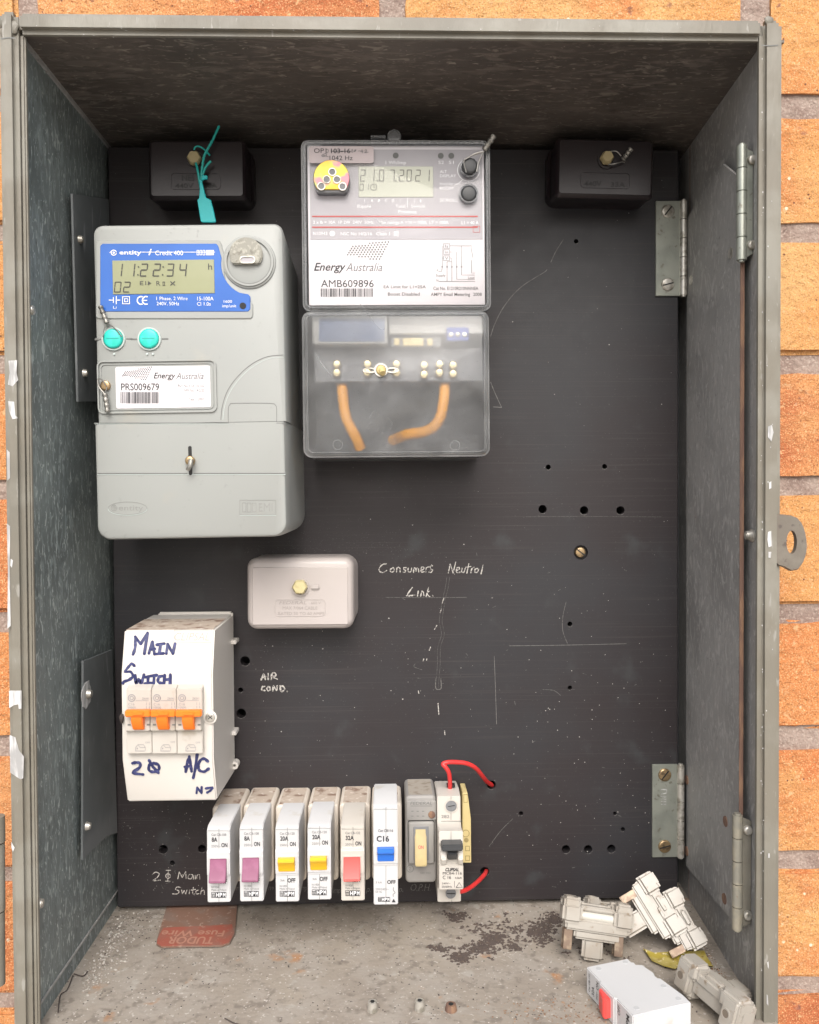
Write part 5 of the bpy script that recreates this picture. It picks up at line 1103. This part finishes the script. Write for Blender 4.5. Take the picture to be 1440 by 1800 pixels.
I.text('FEDERAL', *Z8([(610, 0)])[0][:1], *Z8([(790, 0)])[0][:1], 1409.5, 1414.5, ym, .2); I.rect(722, 1416.5, 760, 1417.3, ym)
for r in (1425.5, 1434): 
    for u in (723, 732.5, 742): I.rect(u, r, u + 4, r + 1.2, ym)
I.ring(721, 1527, 6, 1, yb - .0002); I.text('Z', 719, 723, 1525, 1530, yb - .0002); I.text('CAT NO', 739, 757, 1533, 1536, yb - .0002); I.done('moulded_lettering', M['greyline'], bd)

# DIN breaker on the right end
o = on_panel('circuit_breaker', 'tall white C16 breaker with black toggle and red wires at the row end', 'circuit breaker', 795, 1470, group=GRP)
xa, xb = P(772, 1480, -.066).x, P(814.5, 1480, -.066).x
def zat(v, y): return P(793, v, y).z
prof = [(-.004, zat(1372.5, -.004)), (-.030, zat(1393, -.040)), (-.0440, zat(1400, -.044)), (-.0450, zat(1443, -.045)), (-.0500, zat(1452, -.050)), (-.0640, zat(1461, -.064)), (-.0655, zat(1484, -.066)), (-.0640, zat(1487, -.064)), (-.0640, zat(1520, -.064)), (-.0660, zat(1522, -.066)), (-.0660, zat(1564, -.066)), (-.050, zat(1565.5, -.060)), (-.0450, zat(1567, -.050)), (-.045, zat(1586, -.045)), (-.004, zat(1586, -.045))]
bm = B(); prism(bm, prof, 'x', xa, xb, .0006, 2); bd = build('body', bm, M['whitew'], o)
I = Ink()
I.stroke([(793, 1400), (793, 1441)], .8, -.0453); I.stroke([(776, 1443.5), (813, 1443.5)], 1.0, -.0468); I.stroke([(793, 1462), (793, 1483)], .7, -.066); I.stroke([(794, 1569), (794, 1585)], .8, -.0453)
I.done('seam', M['greyline'], bd)
q = P(793.4, 1417, -.045); bm = B(); annulus(bm, q.x, q.z, .0042, .0048, -.044, -.0455, 24); annulus(bm, P(792, 1570, -.045).x, P(792, 1570, -.045).z, .0042, .0048, -.044, -.0455, 24); build('terminal_rim', bm, M['whitew'], bd)
bm = B()
for v in (1417, 1570.5): q = P(793, v, -.045); cyl(bm, q.x, q.z, .0041, -.044, -.0453, .0002, 24)
tt = build('terminal_screw', bm, M['oldgreyd'], o)
I = Ink(); I.stroke([(786, 1571), (800, 1571)], 1.6, -.0456); I.stroke([(788, 1418), (799, 1416)], 1.2, -.0456); I.done('screw_slot', M['slot'], tt)
X0, X1, Z0_, Z1_ = PR(776, 1484, 814, 1495.5, -.073); bm = B(); box(bm, X0, X1, -.0745, -.0635, Z0_, Z1_, .0008, 2); X0, X1, Z0_, Z1_ = PR(787, 1495, 803, 1514, -.068); prism(bm, [(-.0745, Z1_), (-.070, Z0_ + .002), (-.064, Z0_), (-.064, Z1_)], 'x', X0, X1, .0004, 2); build('toggle', bm, M['dkgrey'], o)
bm = B()
for ua, ub in ((775, 785), (805, 814)): X0, X1, Z0_, Z1_ = PR(ua, 1497, ub, 1521, -.067); prism(bm, [(-.0635, Z1_), (-.0665, Z1_), (-.0690, (Z0_ + Z1_) / 2), (-.0665, Z0_), (-.0635, Z0_)], 'x', X0, X1, .0006, 2)
build('toggle_guard', bm, M['whitew'], bd)
I = Ink(); ym = -.0664
I.text('CLIPSAL', 783, 807, 1526, 1531.5, ym, .25, .03); I.text('MCB4-116', 778.5, 812, 1533, 1537.5, ym); I.text('C 16', 778.5, 793, 1539.5, 1545.5, ym); I.text('4.5kA', 800, 812, 1541.5, 1545, ym); I.text('240V~', 777, 792, 1551.5, 1554.5, ym); I.text('50/60Hz', 777, 794.5, 1557, 1560.5, ym)
I.stroke([(802, 1560), (807.5, 1551.5), (813, 1560), (802, 1560)], 1, ym, k=1); I.stroke([(799, 1549), (799, 1560)], .6, ym); I.done('lettering', M['inkk'], bd)
I = Ink(); I.text('282', 776, 790, 1433, 1438, -.0453); I.done('faint_print', M['inkg'], bd)
X0, X1, Z0_, Z1_ = PR(784, 1377, 798, 1382, -.020); bm = B(); box(bm, X0, X1, -.032, -.026, prof[1][1] + .001, prof[1][1] + .0024); build('wire_clamp', bm, M['slot'], bd)

cl = on_panel('mounting_clip', 'yellowed plastic mounting clip against the right side of the tall white breaker', 'clip', 821, 1455)
bm = B(); yc = -.020
def cpoly(px, y0, y1): prism(bm, [(P(u, v, y1).x, P(u, v, y1).z) for u, v in px], 'y', y0, y1, .0004, 1)
cpoly([(813, 1394), (822, 1394), (828, 1440), (828.5, 1517), (813, 1517)], -.0005, -.022); body_ = build('body', bm, M['agedcream'], cl)
I = Ink(); ym = -.0223
I.frame(815, 1396, 822, 1411, .9, ym); I.frame(818, 1487, 826, 1496, 1.1, ym); I.frame(818, 1504, 826, 1513, 1.1, ym); I.ring(819, 1465, 6, 1.1, ym); I.disc(820, 1477, 4, ym)
I.done('recess', mat('yellowed recess', (.36, .28, .12), .7), body_)

# red wires
for L, lab, hole in (([(791, 1388, -.030), (791, 1372, -.034), (789, 1358, -.036), (783, 1348, -.036), (779, 1343, -.035), (788, 1340, -.034), (802, 1340, -.032), (820, 1342, -.030), (836, 1350, -.025), (848, 1364, -.016), (856, 1374, -.006), (865, 1380, .004)], 'red wire looping from the top of the tall breaker into a panel hole', 0),
                     ([(810, 1567, -.045), (818, 1565, -.042), (830, 1558, -.034), (843, 1547, -.022), (852, 1537, -.010), (855, 1531, .004)], 'short red wire from the foot of the tall breaker into the lower panel hole', 0)):
    CUR[0] = Matrix.Identity(4); bm = B(); tube(bm, [P(u, v, y) for u, v, y in L], .0017, 12); tag(build('red_wire', bm, M['redwire']), lab, 'wire')

# ---------------------------------------------------------------- cabinet floor clutter
CUR[0] = Matrix.Identity(4); zf_ = zF
def floor_rivet(u, v, label, m, r=.0032, h=.006):
    p = PF(u, v + 6, zF); o = thing('rivet_nut', label, 'rivet nut', (p.x, p.y, zF), group='fasteners on the cabinet floor')
    bm = B(); rod(bm, (0, 0, .0001), (0, 0, h), r * 1.08, 18, r * .9); build('body', bm, M[m], o); bm = B(); rod(bm, (0, 0, h), (0, 0, h + .0003), r * .45, 12); build('bore', bm, M['slot'], o)
floor_rivet(655, 1771, 'shiny rivet nut, leftmost of the three on the cabinet floor', 'steel'); floor_rivet(738, 1769, 'shiny rivet nut next to the rusty brown one on the cabinet floor', 'steel'); floor_rivet(793, 1770, 'rusty brown nut on the cabinet floor', 'rust', .0036, .004)
CUR[0] = Matrix.Identity(4)
# residue stains
def blob(u, v, ru, rv, seed, z=.0003, n=26, ir=.35):
    rnd = random.Random(seed); out = []
    for i in range(n):
        t = 2 * math.pi * i / n; k = 1 + rnd.uniform(-ir, ir); p = PF(u + ru * k * math.cos(t), v + rv * k * math.sin(t), zF); out.append((p.x, p.y))
    b = bmesh.new(); c = b.verts.new((sum(p[0] for p in out) / n, sum(p[1] for p in out) / n, zF + z + .0006)); rg = [b.verts.new((a, c2, zF + .0001)) for a, c2 in out]
    for i in range(n): b.faces.new((c, rg[i], rg[(i + 1) % n]))
    return b
bm = B(); sd_ = 0
rn = random.Random(12)
for (cu, cv, su, sv, N) in ((805, 1612, 16, 5, 30), (840, 1668, 26, 7, 60), (868, 1652, 18, 6, 40), (810, 1685, 16, 7, 50), (950, 1640, 22, 14, 90), (905, 1665, 12, 5, 20), (775, 1668, 18, 4, 20), (970, 1618, 14, 10, 50), (1045, 1668, 50, 10, 20), (880, 1640, 60, 22, 60)):
    for k in range(N):
        sd_ += 1; u, v = rn.gauss(cu, su * .6), rn.gauss(cv, sv * .6); 
        for q in range(4):
            sd_ += 1; s = rn.uniform(.5, 3.4); merge(bm, blob(u + rn.gauss(0, 4), v + rn.gauss(0, 2), s * rn.uniform(.7, 1.6), s * .45, sd_, rn.uniform(.0002, .0009), 8, .6))
tag(build('soot_residue', bm, M['soot'], smooth=False), 'crumbly dark residue crusted on the cabinet floor', 'residue', kind='stuff')
bm = B(); rn = random.Random(3)
def flake(bm, p, s, rn, fl=.4):
    t = bmesh.new(); bmesh.ops.create_icosphere(t, subdivisions=1, radius=s)
    for v in t.verts: v.co = Vector((v.co.x * rn.uniform(.5, 1.4), v.co.y * rn.uniform(.5, 1.4), v.co.z * fl))
    merge(bm, t, Matrix.Translation((p.x, p.y, zF + s * fl * .8)) @ Euler((rn.uniform(-.5, .5), rn.uniform(-.5, .5), rn.uniform(0, 6))).to_matrix().to_4x4())
for k in range(620):
    t = rn.random(); u = 215 - 75 * t + abs(rn.gauss(0, 16)) * (1 + (1 - t)); v = 1605 + 130 * t + rn.gauss(0, 12)
    p = PF(u, max(v, 1598), zF)
    if p.x > xL + .002: flake(bm, p, .0002 + .0011 * rn.random() ** 3, rn)
for k in range(120):
    p = PF(rn.uniform(150, 1300), rn.uniform(1605, 1795), zF)
    if abs(p.x) < .22 and p.y < -.003: flake(bm, p, rn.uniform(.0002, .0006), rn)
for k in range(130):
    t = rn.random(); p = PF(1205 + 110 * t + rn.gauss(0, 5) - 6, 1590 + 200 * t + rn.gauss(0, 4), zF)
    if p.x < .2265: flake(bm, p, rn.uniform(.0002, .0008), rn)
tag(build('pale_debris', bm, M['debris_l'], smooth=False), 'pale flakes and grit scattered on the cabinet floor', 'debris', kind='stuff')
bm = B()
for k in range(420):
    u = rn.uniform(130, 1280) if k % 3 else rn.gauss(225, 40); v = rn.uniform(1598, 1795) if k % 3 else rn.gauss(1615, 18); p = PF(u, max(v, 1597), zF)
    if xL + .003 < p.x < xR - .003 and p.y < -.002: flake(bm, p, rn.uniform(.0002, .0007), rn)
for (pts) in ([(128, 1715), (118, 1740), (106, 1750), (102, 1780)], [(130, 1712), (146, 1716), (154, 1708)], [(395, 1790), (410, 1798), (425, 1802)]):
    tube(bm, [PF(u, v, zF + .001) for u, v in pts], .0004, 5, 4)
tag(build('dark_debris', bm, M['debris_d'], smooth=False), 'dark crumbs and twigs scattered on the cabinet floor', 'debris', kind='stuff')

bm = B(); rn = random.Random(77)
for k in range(700):
    t = rn.random()
    if k % 2: p = PF(1215 + 105 * t - abs(rn.gauss(0, 14)), 1610 + 190 * t + rn.gauss(0, 5), zF)
    else: p = PF(rn.gauss(1010, 90), rn.gauss(1780, 14), zF)
    if xL + .003 < p.x < .2265 and -.17 < p.y < -.002: flake(bm, p, .0002 + .0007 * rn.random() ** 2, rn, .3)
tag(build('rust_debris', bm, mat('rusty grit', (.22, .12, .07), .95, var=[(300, O1, (.32, .22, .15), .45, .6)]), smooth=False), 'rusty brown grit along the right edge and front of the cabinet floor', 'debris', kind='stuff')
# fuse wire card lying half under the panel
card = thing('fuse_wire_card', 'faded red and brown fuse wire card lying half under the black panel', 'card')
q = [PF(u, v, zF + .002) for u, v in ((294, 1588), (416, 1588), (413, 1640), (404, 1657), (390, 1662), (284, 1664), (275, 1659), (276, 1650))]
q[0].y = q[1].y = .012
bm = B(); prism(bm, [(p.x, p.y) for p in q], 'z', zF + .0010, zF + .0018); cb2 = build('card_stock', bm, M['card_b'], card, False)
q2 = [PF(u, v, zF + .002) for u, v in ((287, 1631), (408, 1625), (411.5, 1640), (403, 1656), (389, 1661), (284, 1663), (276, 1658), (277, 1650))]
bm = B(); prism(bm, [(p.x, p.y) for p in q2], 'z', zF + .0018, zF + .0021); rb = build('red_band', bm, M['card_r'], card, False)
def floor_text(s, u0, u1, v0, v1, z, off=.02, shear=0):
    co, fs = text_mesh(s, shear, off); a, b = co[:, 0].min(), co[:, 0].max(); A = PF(u0, v0, z); Dd = PF(u1, v0, z); Bt = PF(u0, v1, z); bm = bmesh.new(); vv = []
    for c in co:
        f = (c[0] - a) / (b - a); g = c[1] / .7
        # upside down: reads from the back
        vv.append(bm.verts.new((Dd.x + (A.x - Dd.x) * f, A.y + (Bt.y - A.y) * (g) + (Dd.y - A.y) * (1 - f), z)))
    for f in fs:
        try: bm.faces.new([vv[i] for i in f])
        except ValueError: pass
    return bm
for s, a in (('TUDOR', (298, 378, 1647, 1659)), ('Fuse Wire', (286, 396, 1636, 1646))):
    build('lettering', floor_text(s, *a, zF + .0023), M['card_ink'], rb, False, recalc=False)

# porcelain fuse carriers
def carrier(name, label, loc, rot, sc=1., wd=1., tongue=True, blades=True, tl=11):
    o = thing(name, label, 'fuse carrier', loc, rot, 'porcelain fuse carriers on the cabinet floor'); s = sc * .001
    b = bmesh.new()
    def bx(x0, x1, y0, y1, z0, z1, bv=1.2): box(b, x0 * s, x1 * s, y0 * s * wd, y1 * s * wd, z0 * s, z1 * s, bv * s, 3)
    bx(-26, -11.5, -9, 6, 12.5, 26, 2.4); bx(11.5, 26, -9, 6, 12.5, 26, 2.4)      # end blocks
    bx(-25.5, -9, 1, 9.5, 15, 29, 2.4); bx(9, 25.5, 1, 9.5, 15, 29, 2.4); bx(-12, 12, 1, 6.2, 17.5, 26, 1.4); bx(-7, 7, 4, 8.2, 19, 24.5, 1.6)   # waisted rail along the back
    bx(-25, -13, -6.5, 8, 22, 29.6, 1.6); bx(13, 25, -6.5, 8, 22, 29.6, 1.6)    # raised pads with the wells
    bx(-13, 13, -4.5, 3, 21.5, 25, .9); bx(-13, 13, -4.5, 3, 12, 15, .9)       # slot lips
    bx(-13, 13, -1, 4, 13, 23, .6)
    bx(-23, 23, -6, 5.2, 8, 16, 1.4); bx(-16, 18, -4.6, 3.8, 2.5, 9, 1.6)        # stepped skirt
    if tongue: bx(-9, 6, -3.4, 3.2, -tl, 4, 2.2)
    for x in (-20, 18): 
        t = bmesh.new(); annulus(t, 0, 0, 2.4 * s, 3.4 * s, 0, -.5 * s, 20); merge(b, t, Matrix.Translation((x * s, .5 * s * wd, 29.5 * s)) @ Matrix.Rotation(R_(-90), 4, 'X'))
    build('body', b, M['porc'], o)
    bm = B()
    for x in (-20, 18): rod(bm, (x * s, .5 * s * wd, 29.3 * s), (x * s, .5 * s * wd, 29.75 * s), 2.4 * s, 18)
    build('screw_well', bm, M['porcd'] if 'porcd' in M else M.setdefault('porcd', mat('dark well', (.17, .14, .11), .8)), o)  # flat darker discs mark the screw wells
    bm = B(); rod(bm, (-12 * s, -2.4 * s, 18.2 * s), (12 * s, -2.4 * s, 18.2 * s), 3.0 * s, 18); build('fuse_tube', bm, M['porcw'] if 'porcw' in M else M.setdefault('porcw', mat('glassy white tube', (.60, .58, .52), .15, var=[(300, O1, (.5, .46, .38), .6, .7)])), o)
    if blades:
        for x in (blades if isinstance(blades, tuple) else (-20, 17)):
            bm = B(); box(bm, (x - 3.2) * s, (x + 3.2) * s, -3.4 * s, -2.6 * s, -5 * s, 8 * s, .3 * s, 1); box(bm, (x - 3.2) * s, (x + 3.2) * s, 3 * s * wd, 3.9 * s * wd, -5 * s, 8 * s, .3 * s, 1); box(bm, (x - 3.2) * s, (x + 3.2) * s, -3.2 * s, 3.7 * s * wd, -5.6 * s, -4.8 * s, .2 * s, 1); build('contact', bm, M['copper'], o)
    return o
def axes_rot(X, Z):
    X = Vector(X).normalized(); Z = Vector(Z); Z = (Z - X * Z.dot(X)).normalized(); return Matrix((X, Z.cross(X), Z)).transposed().to_euler(), Z
def W(u, v, y):
    CUR[0] = Matrix.Identity(4); return P(u, v, y)
carrier('fuse_carrier', 'white porcelain fuse carrier lying long side forward, leftmost of the pile', (.1370, -.0795, .0078), (R_(-17), R_(8), R_(-3)), .98)
pB = W(1066, 1596, -.048)
carrier('fuse_carrier', 'small porcelain fuse carrier half hidden behind the leftmost one', (pB.x + .004, pB.y, pB.z - .021), (R_(-20), R_(11), R_(10)), .86, .8, tongue=False)
e, Zv = axes_rot((-.42, .58, .70), (.80, .10, .45)); pC = W(1156, 1594, -.064)
carrier('fuse_carrier', 'porcelain fuse carrier standing tilted on end at the top of the pile', tuple(pC - Zv * .016), tuple(e), .88, .9, tl=17, blades=(17,))
e, Zv = axes_rot((-.38, .52, .77), (.85, .08, .36)); pD = W(1207, 1612, -.072)
carrier('fuse_carrier', 'narrow porcelain fuse carrier leaning toward the right cabinet wall', tuple(pD - Zv * .019), tuple(e), .80, .8, tongue=False, blades=(-20,))
e, Zv = axes_rot((.40, -.90, -.10), (-.88, -.38, .22))
carrier('fuse_carrier', 'porcelain fuse carrier in the right front corner beside the white loose breaker', tuple(Vector((.2015, -.142, .0085)) - Zv * .015), tuple(e), 1.0, 1.35, tl=10, blades=False)

# loose white breaker lying on its side
o = thing('loose_breaker', 'white breaker with red toggle lying on its side on the cabinet floor', 'circuit breaker', (.1503, -.1368, zF + .0002), (0, 0, R_(-73.7)))
# local: x = along the breaker (height), y = depth (front towards -y), z = thickness
s = .001; th = 17.5
prof = [(-26.5, -21.5), (-9, -21.5), (-8.2, -22.8), (9, -22.8), (9.8, -21.5), (28, -21.5), (28, 20), (20, 20.5), (0, 17.5), (-1, 16), (-5, 15.5), (-6, 17), (-17, 15), (-18.5, 11), (-21, 11.5), (-22, 10), (-26.5, 10)]
bm = B(); prism(bm, [(a * s, b * s) for a, b in prof], 'z', 0, th * s, .0006, 2); lbk = build('body', bm, M['white'], o)
bm = B(); prism(bm, [(-7 * s, -22.3 * s), (-6 * s, -24.5 * s), (4 * s, -27.5 * s), (5.5 * s, -26.5 * s), (5.5 * s, -22.3 * s)], 'z', 2.5 * s, 15 * s, .0006, 2); build('toggle', bm, M['red'], o)
bm = B()
for a, b in ((-22, -15), (-23, 6), (22, -15), (8, 14), (22, 15)): rod(bm, (a * s, b * s, th * s), (a * s, b * s, th * s + .0002), .0018, 16)
build('rivet_well', bm, mat('grey rivet well', (.50, .51, .52), .5), lbk)
bm = B()
def side_text(st, x0, x1, z0, z1, y, rot=True):
    co, fs = text_mesh(st, 0, .01); a, b = co[:, 0].min(), co[:, 0].max(); bm = bmesh.new(); vv = []
    for c in co: f = (c[0] - a) / (b - a); g = c[1] / .7; vv.append(bm.verts.new(((x0 + (x1 - x0) * g) * s, y * s, (z0 + (z1 - z0) * f) * s)))
    for f in fs:
        try: bm.faces.new([vv[i] for i in f])
        except ValueError: pass
    return bm
bm.free(); bm = B()
for st, x0, x1, z0, z1 in (('Cat CB-132', -23.5, -21.8, 3, 15), ('32A', -19.5, -16.5, 3, 9), ('250V~', -14, -12.4, 3, 9), ('ON', -14, -11.2, 10, 15), ('OFF', 11.5, 14.3, 9, 15), ('HPM', 21, 24.5, 5, 15)): merge(bm, side_text(st, x1, x0, z0, z1, -21.65))
build('lettering', bm, M['inkk'], lbk, False, recalc=False)

# leaf
lf = B(); pa = [PF(u, v, zF + .004) for u, v in ((1131, 1664), (1150, 1672), (1180, 1671), (1210, 1669), (1238, 1668), (1243, 1680), (1253, 1698))]; pb = [PF(u, v, zF + .003) for u, v in ((1131, 1665), (1146, 1688), (1168, 1698), (1186, 1702), (1208, 1694), (1230, 1696), (1254, 1700))]
n = 7; g = []
rn = random.Random(5)
for i in range(n):
    row = []
    for k in range(6):
        f = k / 5; p = pa[i].lerp(pb[i], f); p.z = zF + .0012 + .0014 * (f * 2 - 1) ** 2 + .0006 * math.sin(i * .9) + (i / n) ** 4 * .004; row.append(lf.verts.new(p + Vector((0, 0, rn.uniform(-.0002, .0002)))))
    g.append(row)
for i in range(n - 1):
    for k in range(5): lf.faces.new((g[i][k], g[i + 1][k], g[i + 1][k + 1], g[i][k + 1]))
ex = bmesh.ops.extrude_face_region(lf, geom=lf.faces[:])
for v in [e for e in ex['geom'] if isinstance(e, bmesh.types.BMVert)]: v.co.z -= .0004
tag(build('dry_leaf', lf, M['leaf']), 'curled dry yellow leaf under the porcelain fuse carriers', 'leaf')
CUR[0] = Matrix.Identity(4)
bpy.context.scene.render.engine = 'CYCLES'
bpy.context.scene.cycles.transparent_max_bounces = 16

for o in bpy.data.objects:
    if o.name.split('.')[0] in ('paint_specks', 'faint_scratches', 'dust', 'paint_chips', 'hole_chips', 'cover_scratches_and_glare', 'long_scratches'): o['kind'] = 'stuff'
